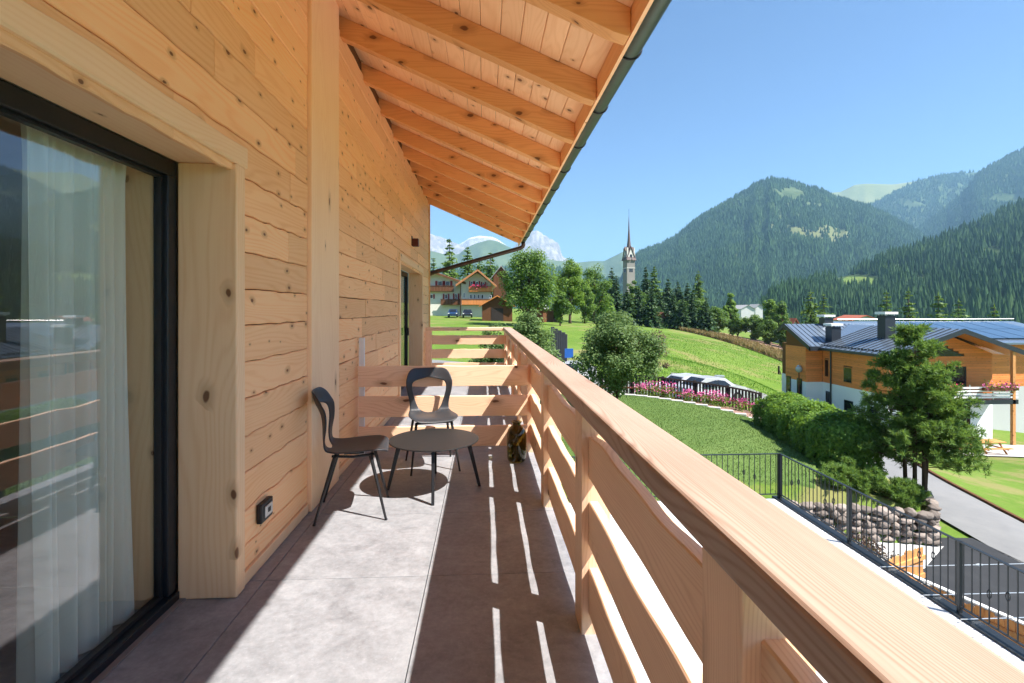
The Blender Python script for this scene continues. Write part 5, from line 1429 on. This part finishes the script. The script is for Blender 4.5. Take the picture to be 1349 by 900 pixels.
def hut(name, label, px, pbase, d, wpx, eave, ridge, depth, roofm, wallm, rz=0, ov=0.5, door=True):
    o = at(px, pbase, d); s = d / FPX
    z = min(o.z, H(o.x, o.y))
    A = local((o.x, o.y, 0), math.radians(rz))
    w = wpx * s / 2; ze = EYE + (HZP - eave) * s; zr = EYE + (HZP - ridge) * s
    h = thing(name, label, "hut" if wpx < 60 else "house", (o.x, o.y, z))
    nb = max(6, int(2 * w / 0.35))
    lp("wall", wallm, h, A, [(-w, 0, z - 0.5), (w, 0, z - 0.5), (w, 0, ze), (0, 0, zr - 0.05), (-w, 0, ze)], (0, depth, 0))
    for i in range(nb):
        x0 = -w + 2 * w * i / nb; xm = x0 + w / nb
        ht = ze + (zr - 0.12 - ze) * (1 - abs(xm) / w)
        MB().box(x0 + 0.012, x0 + 2 * w / nb - 0.012, -0.03, -0.002, z - 0.3, ht, A).build("wall_board", wallm, h)
    for sgn in (-1, 1):
        sl = (zr - ze) / w
        lp("roof_slope", roofm, h, A, [(sgn * (w + ov), -0.7, ze - sl * ov), (0, -0.7, zr), (0, -0.7, zr + 0.16), (sgn * (w + ov), -0.7, ze - sl * ov + 0.14)], (0, depth + 1.2, 0))
    if door:
        dd = MB().box(-0.4 * w, 0.4 * w, -0.06, -0.031, z, z + (ze - z) * 0.8, A).build("door", M['darkfence'], h)
    return h
hut("timber_shed", "brown timber shed with a low orange roof left of the airy bush", 655, 414, 82, 40, 402, 390.5, 5, M['orangewood'], M['brownwood'])
hut("timber_shed", "dark shed with a silvery shingle roof beside the big round tree", 703, 412, 86, 26, 404, 393, 6, M['greyroof'], M['brownwood'], rz=-25)
hut("timber_shed", "small dark shed partly hidden right of the silvery roofed shed", 731, 410, 92, 14, 405, 399, 4, M['greyroof'], M['brownwood'])
hut("field_hut", "tiny brown log hut at the top of the meadow", 873, 425.5, 132, 17, 417, 412, 3.2, M['brownwood'], M['brownwood'])
hut("dark_barn", "tall dark barn with a grey hipped roof right behind the chalet", 660, 412, 118, 20, 363, 351, 6, M['greyroof'], M['brownwood'], ov=1.2, door=False)
hut("village_house", "white village house with a red roof beyond the ploughed soil", 1046, 446, 125, 11, 428, 420, 7, M['redroof'], M['farplaster'], rz=15, door=False)
hut("village_house", "red roofed house peeping over the neighbour's left chimney", 1140, 432, 160, 36, 422, 416, 9, M['redroof'], M['farplaster'], door=False)
hut("village_house", "pale grey house block far behind the row of trees", 985, 418, 330, 18, 407, 402, 14, M['greyroof'], M['farplaster'], door=False)
hut("village_house", "second pale house in the far valley right of the grey block", 1000, 414, 380, 10, 405, 401, 12, M['greyroof'], M['farplaster'], door=False)

# --- church tower
M['spire'] = plain('spire_shingles', (0.12, 0.085, 0.08), 0.7, 0.3, 0, 0.2, 0.5)
def church():
    D = 312.0; s = D / FPX
    o = at(828.5, HZP, D); z = -2.0
    Zp = lambda py: EYE + (HZP - py) * s
    A = local((o.x, o.y, 0), math.radians(12))
    c = thing("church_tower", "stone church tower with a slender dark needle spire", "church", (o.x, o.y, z))
    w = 6.6 * s * 0.86
    MB().box(-w, w, -w, w, z - 3, Zp(343), A).build("tower_shaft", plain("tower_stone", (0.22, 0.205, 0.19), 0.9, 0.2, 0, 0.15, 0.3), c)
    for zz in (354, 343.3): MB().box(-w - 0.15, w + 0.15, -w - 0.15, w + 0.15, Zp(zz), Zp(zz) + 0.45, A).build("cornice", M['concrete'], c)
    for k in range(4):
        B = A @ Matrix.Rotation(k * math.pi / 2, 4, 'Z')
        lp("gable", M['concrete'], c, B, [(-w, -w - 0.02, Zp(343) + 0.46), (w, -w - 0.02, Zp(343) + 0.46), (0, -w - 0.02, Zp(328))], (0, 0.5, 0))
        lp("gable_roof", M['spire'], c, B, [(-w - 0.5, -w - 0.4, Zp(343.5)), (0, -w - 0.4, Zp(326.5)), (0, -w - 0.4, Zp(325.2)), (-w - 0.9, -w - 0.4, Zp(343.5))], (0, w, 0))
        lp("gable_roof", M['spire'], c, B, [(w + 0.5, -w - 0.4, Zp(343.5)), (w + 0.9, -w - 0.4, Zp(343.5)), (0, -w - 0.4, Zp(325.2)), (0, -w - 0.4, Zp(326.5))], (0, w, 0))
        for (x0, x1, pa, pb) in ((-1.15, -0.12, 359, 352.5), (0.12, 1.15, 359, 352.5), (-0.8, 0.8, 340.5, 335.5)):
            xm = (x0 + x1) / 2; za, zb = Zp(pa), Zp(pb)
            lp("belfry_window", M['darkglass'], c, B, [(x0, -w - 0.06, za), (x1, -w - 0.06, za), (x1, -w - 0.06, zb - 0.4), (xm, -w - 0.06, zb), (x0, -w - 0.06, zb - 0.4)], (0, 0.05, 0))
        lp("corner_turret", M['concrete'], c, B, [(w - 0.9, -w, Zp(343)), (w, -w, Zp(343)), (w - 0.1, -w, Zp(327)), (w - 0.8, -w, Zp(327))], (0, 0.9, 0))
    vs = []; 
    for (r_, py) in ((w * 0.92, 333), (w * 0.52, 326), (w * 0.34, 318), (w * 0.17, 303), (0.06, 282)):
        for k in range(8):
            t = math.pi / 8 + k * math.pi / 4
            vs.append(A @ Vector((r_ * math.cos(t), r_ * math.sin(t), Zp(py))))
    fs = [(i * 8 + k, i * 8 + (k + 1) % 8, (i + 1) * 8 + (k + 1) % 8, (i + 1) * 8 + k) for i in range(4) for k in range(8)]
    MB().add(vs, fs).build("spire", M['spire'], c)
    MB().tube([A @ Vector((0, 0, Zp(283))), A @ Vector((0, 0, Zp(275)))], 0.09, 5).build("finial", M['darkfence'], c)
    MB().box(-3, 16, 4, 26, z - 3, Zp(392), A).build("nave", M['plaster'], c)
church()

# --- lamp post, meadow posts, grey board fence, blue sign, parked cars
def street_lamp(label, px, pb, d, hgt):
    x, y, z = ground_at(px, d)
    t = thing("street_lamp", label, "street lamp", (x, y, z))
    MB().tube([(x, y, z - 0.2), (x, y, z + hgt * 0.5), (x, y, z + hgt)], [0.06, 0.05, 0.045], 8).build("pole", M['brownwood'], t)
    MB().lathe([(0.0, hgt - 0.05), (0.12, hgt), (0.24, hgt + 0.12), (0.28, hgt + 0.28), (0.22, hgt + 0.46), (0.08, hgt + 0.56), (0, hgt + 0.57)], (x, y, z), 14).build("globe", M['whitecar'], t, smooth=True)
    MB().lathe([(0.0, hgt + 0.575), (0.16, hgt + 0.54), (0.10, hgt + 0.62), (0.0, hgt + 0.64)], (x, y, z), 12).build("cap", M['steel'], t)
street_lamp("globe street lamp by the road left of the neighbour's house", 1052.5, 520, 44, 2.55)
for i, (px, d, lab) in enumerate(((1026, 66, "dark fence post standing in the meadow's right corner"),)):
    x, y, z = ground_at(px, d)
    t = thing("meadow_post", lab, "post", (x, y, z))
    MB().tube([(x, y, z - 0.2), (x, y, z + 1.1)], 0.12, 7).build("stake", M['darkfence'], t)
    MB().tube([(x + 0.12, y, z + 0.5), (x + 0.35, y + 0.1, z - 0.05)], 0.05, 6).build("brace", M['darkfence'], t)
gf = thing("board_fence", "tall grey weathered board fence behind the airy bush", "fence", ground_at(736, 36))
a, b = Vector(ground_at(727, 37)), Vector(ground_at(746, 34))
for i in range(9):
    q = a + (b - a) * (i / 8)
    A = local((q.x, q.y, H(q.x, q.y)), math.atan2(b.y - a.y, b.x - a.x))
    MB().box(-0.17, 0.17, -0.02, 0.02, 0, 3.15 + 0.06 * (i % 2), A).build("board", M['greyfence'], gf)
x, y, z = ground_at(749.5, 33)
t = thing("blue_sign", "blue sign board beside the grey board fence", "sign", (x, y, z))
MB().box(x - 0.28, x + 0.28, y - 0.03, y + 0.03, z + 1.75, z + 2.35).build("panel", M['bluepaint'], t)
MB().tube([(x, y + 0.06, z - 0.2), (x, y + 0.06, z + 2.3)], 0.03, 6).build("pole", M['steel'], t)

def car(label, x, y, rz, paint, s=1.0, z=None):
    z = (H(x, y) if z is None else z) + 0.07
    t = thing("parked_car", label, "car", (x, y, z), rz, group="parked cars")
    A = Matrix.Translation((x, y, z)) @ Matrix.Rotation(rz, 4, 'Z')
    prof = [(-2.05, 0.35), (-2.08, 0.62), (-1.95, 0.86), (-1.2, 0.98), (-0.55, 1.42), (0.75, 1.46), (1.55, 1.05), (2.0, 0.98), (2.08, 0.6), (2.02, 0.32)]
    vs = []; fs = []; n = len(prof)
    for yy, k in ((-0.84, 0.0), (-0.62, 1.0), (0.62, 1.0), (0.84, 0.0)):
        for (px, pz) in prof:
            up = pz > 1.0
            q = yy if not up else (math.copysign(0.66 if k == 0 else 0.55, yy))
            vs.append((px, q, pz + (0.03 if k and up else 0)))
    for r_ in range(3):
        for i in range(n): fs.append((r_ * n + i, r_ * n + (i + 1) % n, (r_ + 1) * n + (i + 1) % n, (r_ + 1) * n + i))
    fs.append(tuple(range(n))); fs.append(tuple(3 * n + i for i in range(n - 1, -1, -1)))
    b = MB().add([A @ Vector(v) for v in vs], fs).build("body", paint, t, smooth=False, bevel=0.03)
    MB().prism([A @ Vector(p) for p in ((-1.18, -0.60, 1.02), (-1.18, 0.60, 1.02), (-0.62, 0.53, 1.395), (-0.62, -0.53, 1.395))], A.to_3x3() @ Vector((-0.012, 0, 0.02))).build("windscreen", M['darkglass'], t)
    MB().prism([A @ Vector(p) for p in ((1.52, -0.58, 1.09), (0.82, -0.53, 1.455), (0.82, 0.53, 1.455), (1.52, 0.58, 1.09))], A.to_3x3() @ Vector((0.015, 0, 0.02))).build("rear_window", M['darkglass'], t)
    for sg in (-1, 1):
        for (x0, x1) in ((-0.85, 0.05), (0.12, 1.15)):
            f = lambda q: min(1.36, 1.06 + 0.38 * (q + 1.1) / 0.5) if q < -0.4 else (1.38 if q < 0.75 else 1.38 - 0.42 * (q - 0.75))
            MB().prism([A @ Vector((x0, sg * 0.80, 1.02)), A @ Vector((x1, sg * 0.80, 1.02)), A @ Vector((x1, sg * 0.685, f(x1))), A @ Vector((x0, sg * 0.685, f(x0)))], A.to_3x3() @ Vector((0, sg * 0.01, 0))).build("side_window", M['darkglass'], t)
        for wx in (-1.32, 1.28):
            w = MB().tube([A @ Vector((wx, sg * 0.68, 0.31)), A @ Vector((wx, sg * 0.87, 0.31))], 0.31, 16).build("wheel", M['tyre'], t)
            MB().tube([A @ Vector((wx, sg * 0.871, 0.31)), A @ Vector((wx, sg * 0.885, 0.31))], 0.2, 12).build("rim", M['rim'], w)
        MB().box(-2.10, -2.0, sg * 0.7 - 0.14, sg * 0.7 + 0.1, 0.66, 0.80, A).build("headlight", M['white'], t)
        MB().box(2.0, 2.10, sg * 0.7 - 0.1, sg * 0.7 + 0.1, 0.72, 0.88, A).build("tail_light", M['shutter'], t)
    return t
p = at(902, HZP, 31.5); car("white parked car behind the picket fence left of the grey post", p.x, p.y, math.radians(20), M['whitecar'])
p = at(934, HZP, 29.5); car("white parked car behind the picket fence by the grey post", p.x, p.y, math.radians(-160), M['whitecar'])
p = at(757, HZP, 33); car("pale parked car between the grey board fence and the leafy tree", p.x, p.y, math.radians(60), M['whitecar'])
p = at(597, HZP, 92); car("blue parked car in front of the chalet, left of two", p.x, p.y, math.radians(90), M['bluecar'])
p = at(616, HZP, 92.5); car("dark parked car in front of the chalet, right of two", p.x, p.y, math.radians(90), M['darkcar'])
x, y, z = ground_at(948, 30)
t = thing("grey_post", "grey square post beside the white parked car", "post", (x, y, z))
MB().box(x - 0.2, x + 0.2, y - 0.15, y + 0.15, z - 0.2, z + 1.55).build("pillar", M['concrete'], t)
MB().box(x - 0.23, x + 0.23, y - 0.18, y + 0.18, z + 1.551, z + 1.62).build("cap", M['steel'], t)
x, y, z = ground_at(1025, 19.2)
t = thing("wooden_barrier", "short wooden trestle on the path beside the hedge", "trestle", (x, y, z))
MB().box(x - 0.35, x + 0.35, y - 0.04, y + 0.04, z + 0.5, z + 0.6).build("beam", M['brownwood'], t)
for s_ in (-0.25, 0.25): MB().box(x + s_ - 0.04, x + s_ + 0.04, y - 0.038, y + 0.038, z - 0.1, z + 0.499).build("leg", M['darkfence'], t)
# ------------------------------------------------------------------ mountains
def fbm(x, y, seed, oct=6, lac=2.05, gain=0.5, ridged=False):
    R = np.random.RandomState(seed); T = R.rand(64, 64)
    def vn(u, v):
        i = np.floor(u).astype(int); j = np.floor(v).astype(int); f = u - i; g = v - j
        f = f * f * (3 - 2 * f); g = g * g * (3 - 2 * g)
        a = T[i % 64, j % 64]; b = T[(i + 1) % 64, j % 64]; c = T[i % 64, (j + 1) % 64]; d = T[(i + 1) % 64, (j + 1) % 64]
        return (a * (1 - f) + b * f) * (1 - g) + (c * (1 - f) + d * f) * g
    s = 0; amp = 1; tot = 0
    for o in range(oct):
        n = vn(x + 17.3 * o, y + 9.1 * o)
        if ridged: n = 1 - abs(2 * n - 1)
        s = s + amp * n; tot += amp; amp *= gain; x = x * lac; y = y * lac
    return s / tot
def mountain_mat(name, cols, rock=None, s=0.004, meadow=None, streak=None):
    N = NT(name)
    p = N.pos()
    a = N.noise(p, s, 6.0, 0.62); b = N.noise(p, s * 14, 4.0, 0.7)
    f = N.math('ADD', N.math('MULTIPLY', a, 0.6), N.math('MULTIPLY', b, 0.5))
    r = N.n("ValToRGB"); cr = r.color_ramp
    cr.elements[0].position = 0.38; cr.elements[0].color = (*cols[0], 1)
    cr.elements[1].position = 0.72; cr.elements[1].color = (*cols[1], 1)
    N.set(r.inputs[0], f); col = r.outputs[0]
    if streak:
        sn = N.noise(N.scale(p, (1, 1, 0.22)), s * 9, 5.0, 0.7)
        col = N.mix(N.step(sn, 0.44, 0.62), col, streak)
    if meadow:
        m = N.step(N.noise(N.scale(p, (1, 1, 1.4)), meadow[1], 4.0, 0.6), meadow[2], meadow[2] + 0.05)
        if len(meadow) > 3:
            dv = N.n('VectorMath', operation='SUBTRACT'); N.set(dv.inputs[0], p); N.set(dv.inputs[1], meadow[3])
            ln = N.n('VectorMath', operation='LENGTH'); N.set(ln.inputs[0], N.scale(dv.outputs[0], meadow[4]))
            q = N.math('SUBTRACT', 1.0, N.step(N.math('ADD', ln.outputs['Value'], N.math('MULTIPLY', N.math('SUBTRACT', N.noise(p, s * 3, 5.0, 0.65), 0.5), 3.2)), 0.7, 1.15))
            m = N.math('MAXIMUM', m, q)
        col = N.mix(m, col, meadow[0])
    if rock:
        zz = N.xyz(p)[2]
        nrm = N.xyz(N.n("NewGeometry").outputs["Normal"])[2]
        m = N.math('SUBTRACT', 1.0, N.step(N.math('ADD', nrm, N.math('MULTIPLY', N.math('SUBTRACT', b, 0.5), 0.5)), rock[1], rock[1] + 0.15))
        col = N.mix(m, col, rock[0])
    N.bump(b, 0.6, 0.15 / s * 0.05)
    return N.fin(col, 0.95, 0.05)

def mountain(name, ridge, D, Df, zf, mat, seed, nu=160, nv=60, rough=0.10, back=0.5, conc=1.25, gul=0.0, rfreq=9.0):
    """a real relief: ridge seen in the directions ridge[(px,py)] at distance D(px), falling to its foot at distance Df"""
    px = np.linspace(ridge[0][0], min(1420, ridge[-1][0]), nu)
    if ridge[-1][0] > 1420:
        px = np.concatenate([px, 1420 + (ridge[-1][0] - 1420) * np.linspace(0, 1, 60)[1:] ** 1.4]); nu = len(px)
    py = np.interp(px, [q[0] for q in ridge], [q[1] for q in ridge])
    a = (px - CXP) / FPX; c, s = math.cos(YAW), math.sin(YAW)
    dx, dy = a * c + s, c - a * s
    Dp = D(px) if callable(D) else np.full(nu, float(D)); Dfp = Df(px) if callable(Df) else np.full(nu, float(Df))
    zr = EYE + (HZP - py) / FPX * Dp
    v = np.concatenate([np.linspace(-back, 0, 10)[:-1], np.linspace(0, 1, nv)])
    V = np.zeros((len(v), nu, 3))
    for j, t in enumerate(v):
        d = Dp + (Dfp - Dp) * t
        X, Y = dx * d, dy * d
        q = abs(t)
        z = zf + (zr - zf) * (1 - q) ** conc
        n = fbm(X / (Dp.mean() * 0.12), Y / (Dp.mean() * 0.12), seed, ridged=True) - 0.5
        n2 = fbm(X / (Dp.mean() * 0.03), Y / (Dp.mean() * 0.03), seed + 1) - 0.5
        env = min(1, 6 * q) * (1 - q) ** 0.5
        z = z + (zr - zf) * (rough * 1.8 * n * env + rough * 0.5 * n2 * env)
        if gul: z = z + (zr - zf) * gul * env * np.sin(px * 0.16 + 2.5 * np.sin(px * 0.05) + 2 * t)
        V[j, :, 0], V[j, :, 1], V[j, :, 2] = X, Y, z
    F = [(j * nu + i, (j + 1) * nu + i, (j + 1) * nu + i + 1, j * nu + i + 1) for j in range(len(v) - 1) for i in range(nu - 1)]
    o = np_obj(name, V.reshape(-1, 3), F, mat, smooth=True); tag(o, kind="structure")
    return V

def wood_on(name, label, V, n, hgt, seed, mat, keep=None, j0=9, sides=5, layers=2, vmax=1.0, wr=0.2):
    R = np.random.RandomState(seed)
    nj, nu, _ = V.shape
    fj = j0 + R.uniform(0, 1, n) * ((nj - 1.01) * vmax - j0); fi = R.uniform(0, nu - 1.01, n)
    j = fj.astype(int); i = fi.astype(int); u = (fi - i)[:, None]; w = (fj - j)[:, None]
    P = (V[j, i] * (1 - u) + V[j, i + 1] * u) * (1 - w) + (V[j + 1, i] * (1 - u) + V[j + 1, i + 1] * u) * w
    if keep is not None:
        m = keep(P, R); P = P[m]
    n = len(P)
    h = hgt * (0.55 + 0.75 * R.uniform(0, 1, n) ** 1.3) * (0.75 + 0.5 * fbm(P[:, 0] / 160, P[:, 2] / 80, 31)); r = h * wr * R.uniform(0.8, 1.25, n)
    Vs = []; Fs = []; base = 0
    tmpl = []
    for l in range(layers):
        z0 = 0.05 + 0.38 * l; z1 = 1.0 if l == layers - 1 else 0.72; rr = 1.0 - 0.42 * l
        tmpl.append((z0, z1, rr))
    ang = R.uniform(0, 2 * math.pi, n)
    for (z0, z1, rr) in tmpl:
        ring = []
        for k in range(sides):
            t = ang + 2 * math.pi * k / sides
            q = r * rr * R.uniform(0.7, 1.2, n)
            ring.append(np.stack([P[:, 0] + q * np.cos(t), P[:, 1] + q * np.sin(t), P[:, 2] + h * z0 + h * R.uniform(-0.05, 0.03, n)], 1))
        apex = np.stack([P[:, 0] + r * R.normal(0, 0.05, n), P[:, 1], P[:, 2] + h * z1], 1)
        block = np.stack(ring + [apex], 1).reshape(-1, 3)
        idx = (np.arange(n) * (sides + 1))[:, None]
        for k in range(sides):
            Fs.append(base + np.concatenate([idx + k, idx + (k + 1) % sides, idx + sides], 1))
        Vs.append(block); base += len(block)
    o = np_obj(name, np.concatenate(Vs), np.concatenate(Fs), mat)
    tag(o, label, "forest", kind="stuff")

cF = ((0.035, 0.07, 0.028), (0.10, 0.13, 0.055))
MM = {
 'main': mountain_mat("forested_mountain", cF, ((0.16, 0.14, 0.11), 0.25), 0.004, ((0.14, 0.155, 0.065), 0.0032, 0.74, (1360, 2000, 310), (1 / 190, 1 / 900, 1 / 60))),
 'near': mountain_mat("near_forest_floor", ((0.03, 0.06, 0.02), (0.07, 0.10, 0.035)), None, 0.006),
 'alp': mountain_mat("alpine_pasture", ((0.14, 0.17, 0.06), (0.22, 0.23, 0.10)), ((0.2, 0.18, 0.15), 0.2), 0.003),
 'rock': mountain_mat("dolomite_rock", ((0.14, 0.135, 0.13), (0.30, 0.28, 0.27)), None, 0.0016, None, (0.36, 0.335, 0.32)),
 'hill': mountain_mat("green_foothill", ((0.05, 0.085, 0.03), (0.13, 0.16, 0.06)), ((0.22, 0.2, 0.18), 0.25), 0.002),
 'snow': mountain_mat("glacier_snow", ((0.50, 0.50, 0.52), (0.66, 0.65, 0.65)), ((0.30, 0.28, 0.27), 0.55), 0.002),
}
# forested main mountain
main = [(800, 400), (815, 372), (836, 338), (853, 329), (872, 322), (891.5, 311.5), (907, 298), (922, 286.5), (945, 273), (972, 257.7), (995, 244), (1014.6, 235.4), (1037.7, 237.3), (1060.8, 246), (1084, 252), (1099, 259.6), (1122, 266), (1143.5, 272.3), (1170, 284), (1205, 303), (1240, 325), (1290, 352), (1360, 380)]
Vm = mountain("main_mountain", main, 2700, 1150, -45, MM['main'], 3, 220, 90, 0.085, gul=0.02)
def keep_main(P, R):
    g = fbm(P[:, 0] / 300, P[:, 2] / 120, 5); px = CXP + FPX * (P[:, 0] / P[:, 1] - 0.0546)
    clear = ((((px - 1095) / 44) ** 2 + ((P[:, 2] - 305) / 52) ** 2) < 1)
    g2 = fbm(P[:, 0] / 140, P[:, 2] / 60, 6)
    return (g + 0.5 * g2 < 1.06) & ~(clear & (g2 < 0.62) & (R.uniform(0, 1, len(P)) < 0.9))
wood_on("mountain_forest", "dense conifer forest covering the pointed mountain behind the village", Vm, 60000, 21, 4, M['forest'], keep_main, sides=4, layers=1, wr=0.26)
# right-hand ranges
r2 = [(1080, 330), (1110, 300), (1143.5, 272.3), (1168.5, 257.7), (1191.5, 246), (1214.6, 236.5), (1237.7, 231.5), (1264.6, 228.8), (1287.7, 227), (1320, 222), (1400, 215)]
V2 = mountain("side_mountain", r2, 4200, 2500, -20, MM['main'], 8, 110, 60, 0.08, gul=0.02)
wood_on("mountain_forest", "conifer forest on the farther ridge at upper right", V2, 16000, 26, 6, M['forest'], lambda P, R: fbm(P[:, 0] / 400, P[:, 2] / 160, 9) < 0.75, sides=4, layers=1, wr=0.28)
r3 = [(1150, 350), (1187, 322), (1218, 296), (1245, 275), (1272, 250), (1291, 227), (1307, 217), (1330, 204.6), (1349, 197), (1400, 178), (1450, 172), (1800, 165), (2300, 190), (3000, 290), (3800, 370)]
V3 = mountain("side_mountain", r3, lambda p: np.interp(p, [1150, 1500, 2300, 3800], [3300, 3200, 2300, 1300]), lambda p: np.interp(p, [1150, 1500, 2300, 3800], [1700, 1600, 1250, 800]), -30, MM['main'], 12, 110, 60, 0.08, gul=0.02)
wood_on("mountain_forest", "conifer forest on the steep slope at the right edge", V3, 27000, 24, 7, M['forest'], lambda P, R: fbm(P[:, 0] / 350, P[:, 2] / 150, 15) < 0.75, sides=4, layers=1, wr=0.28)
alp = [(1040, 275), (1087.7, 254.5), (1107, 253), (1126, 243.5), (1140, 241.8), (1157, 242.3), (1176, 243), (1209, 238.5), (1240, 232), (1300, 228)]
mountain("alpine_hill", alp, 4900, 3900, 200, MM['alp'], 14, 90, 50, 0.05, gul=0.01)
# near wooded slope at right with a clearing
near = [(1000, 412), (1015, 395), (1030, 386), (1076, 371), (1114.6, 364), (1149, 351), (1168.5, 340), (1199, 331), (1230, 320), (1253, 310), (1284, 298), (1303, 290), (1326, 278), (1349, 270), (1420, 240), (1520, 215), (1800, 205), (2200, 235), (2800, 310), (3600, 385)]
Vn = mountain("near_slope", near, lambda p: np.interp(p, [1000, 1100, 1349, 1520, 2000, 2800, 3600], [620, 900, 1250, 1350, 1150, 800, 560]), lambda p: np.interp(p, [1000, 1349, 1520, 2200, 3600], [330, 330, 330, 240, 160]), -42, MM['near'], 18, 130, 70, 0.05)
def keep_near(P, R):
    dd = np.hypot(P[:, 0], P[:, 1]); px = CXP + FPX * (P[:, 0] / P[:, 1] - 0.0546) ; py = HZP - FPX * (P[:, 2] - EYE) / (P[:, 1] + 0.0546 * P[:, 0])
    g = fbm(P[:, 0] / 90, P[:, 1] / 90, 25)
    c1 = (((px - 1152) / 40) ** 2 + ((py - 372) / 10) ** 2 < 1); c2 = (((px - 1235) / 22) ** 2 + ((py - 371) / 6) ** 2 < 1); c3 = (((px - 1345) / 16) ** 2 + ((py - 335) / 9) ** 2 < 1)
    return (g < 0.70) & ~(c1 | c2 | c3)
wood_on("slope_forest", "dark spruce forest on the near slope behind the neighbour's house", Vn, 15500, 19, 19, M['forest'], keep_near, sides=6, layers=2, wr=0.19)
# bright clearing patch and huts on it
def on_near(px, pyt):
    best = None
    nj, nu, _ = Vn.shape
    P = Vn[9:].reshape(-1, 3)
    q = CXP + FPX * (P[:, 0] / P[:, 1] - 0.0546); w = HZP - FPX * (P[:, 2] - EYE) / (P[:, 1] + 0.0546 * P[:, 0])
    k = np.argmin((q - px) ** 2 + (w - pyt) ** 2); return P[k]
P = np.array([on_near(px, py) for px, py in ((1118, 374), (1135, 367), (1160, 367), (1188, 374), (1180, 379), (1150, 381), (1128, 379))])
V = [tuple(p + (0, 0, 3.0)) for p in P] + [tuple(P.mean(0) + (0, 0, 3.5))]
o = np_obj("slope_meadow", V, [(i, (i + 1) % 7, 7) for i in range(7)], M['meadow']); tag(o, kind="structure")
for k, (px, py, lab) in enumerate(((1222, 372, "left farm hut in the clearing of the wooded slope"), (1232, 371, "middle farm hut in the clearing of the wooded slope"), (1242, 372, "right farm hut in the clearing of the wooded slope"))):
    p = on_near(px, py); d = p[1]
    hut("farm_hut", lab, px, py + 2, float(np.hypot(p[0], p[1]) * 0.86), 8, py - 1.0, py - 3.5, 9, M['shingle'], M['brownwood'], ov=1.5, door=False)
# far ranges on the left: rocky tower, snow field, green foothills
rock = [(380, 392), (440, 350), (540, 322), (555, 309), (565, 307), (572, 310), (580, 312), (590, 316), (604, 322), (625, 332), (650, 338), (672, 330), (684, 318), (690, 311), (697.5, 306.7), (701, 304), (704, 305.5), (706.8, 302.7), (711, 306), (713, 305.5), (716, 310), (720, 311), (724, 315), (727, 314.5), (732, 319), (735, 320), (737.5, 325), (739, 332), (741.5, 338), (750, 343), (790, 352)]
mountain("rocky_peak", rock, 7500, 6300, 250, MM['rock'], 22, 260, 70, 0.16, conc=1.6, gul=0.05)
snow = [(590, 336), (600, 326), (606, 321), (613, 317), (618, 313.5), (625, 312), (632, 310.5), (640, 311.5), (648, 312), (655, 315), (668, 324), (690, 337)]
mountain("snow_mountain", snow, 8700, 7900, 300, MM['snow'], 23, 80, 30, 0.05)
hill1 = [(330, 400), (420, 370), (540, 345), (565, 330), (590, 336), (604, 335), (615, 326), (628, 320.5), (644, 316), (656, 318), (672, 326), (695, 336), (730, 343), (760, 346), (780, 344), (796, 344), (804, 340), (812, 336), (820, 332), (828, 333), (842, 340), (860, 350), (900, 365)]
V5 = mountain("green_foothill", hill1, 5000, 3800, -20, MM['hill'], 24, 200, 50, 0.10, gul=0.015)
hill2 = [(330, 404), (430, 380), (540, 366), (570, 356), (610, 352), (650, 356), (700, 350), (730, 352), (760, 360), (800, 366), (850, 372), (900, 388), (960, 396), (1010, 403)]
V6 = mountain("wooded_foothill", hill2, 2600, 1500, -30, MM['main'], 27, 150, 40, 0.06)
wood_on("foothill_forest", "dark conifer forest on the low foothill behind the church", V6, 9000, 24, 29, M['forest'], None, sides=4, layers=1, wr=0.27)

# ------------------------------------------------------------------ haze
N = NT("valley_haze")
N.t.nodes.remove(N.bsdf)
vol = N.n("VolumePrincipled", {"Color": (0.38, 0.70, 1.0, 1), "Density": 0.00010, "Anisotropy": 0.1})
N.t.links.new(vol.outputs[0], N.out.inputs["Volume"])
hz = MB().box(-13500, 15500, -4000, 17500, -120, 1420).build("haze", N.m)
tag(hz, "thin blue haze in the valley air", "haze", kind="stuff")
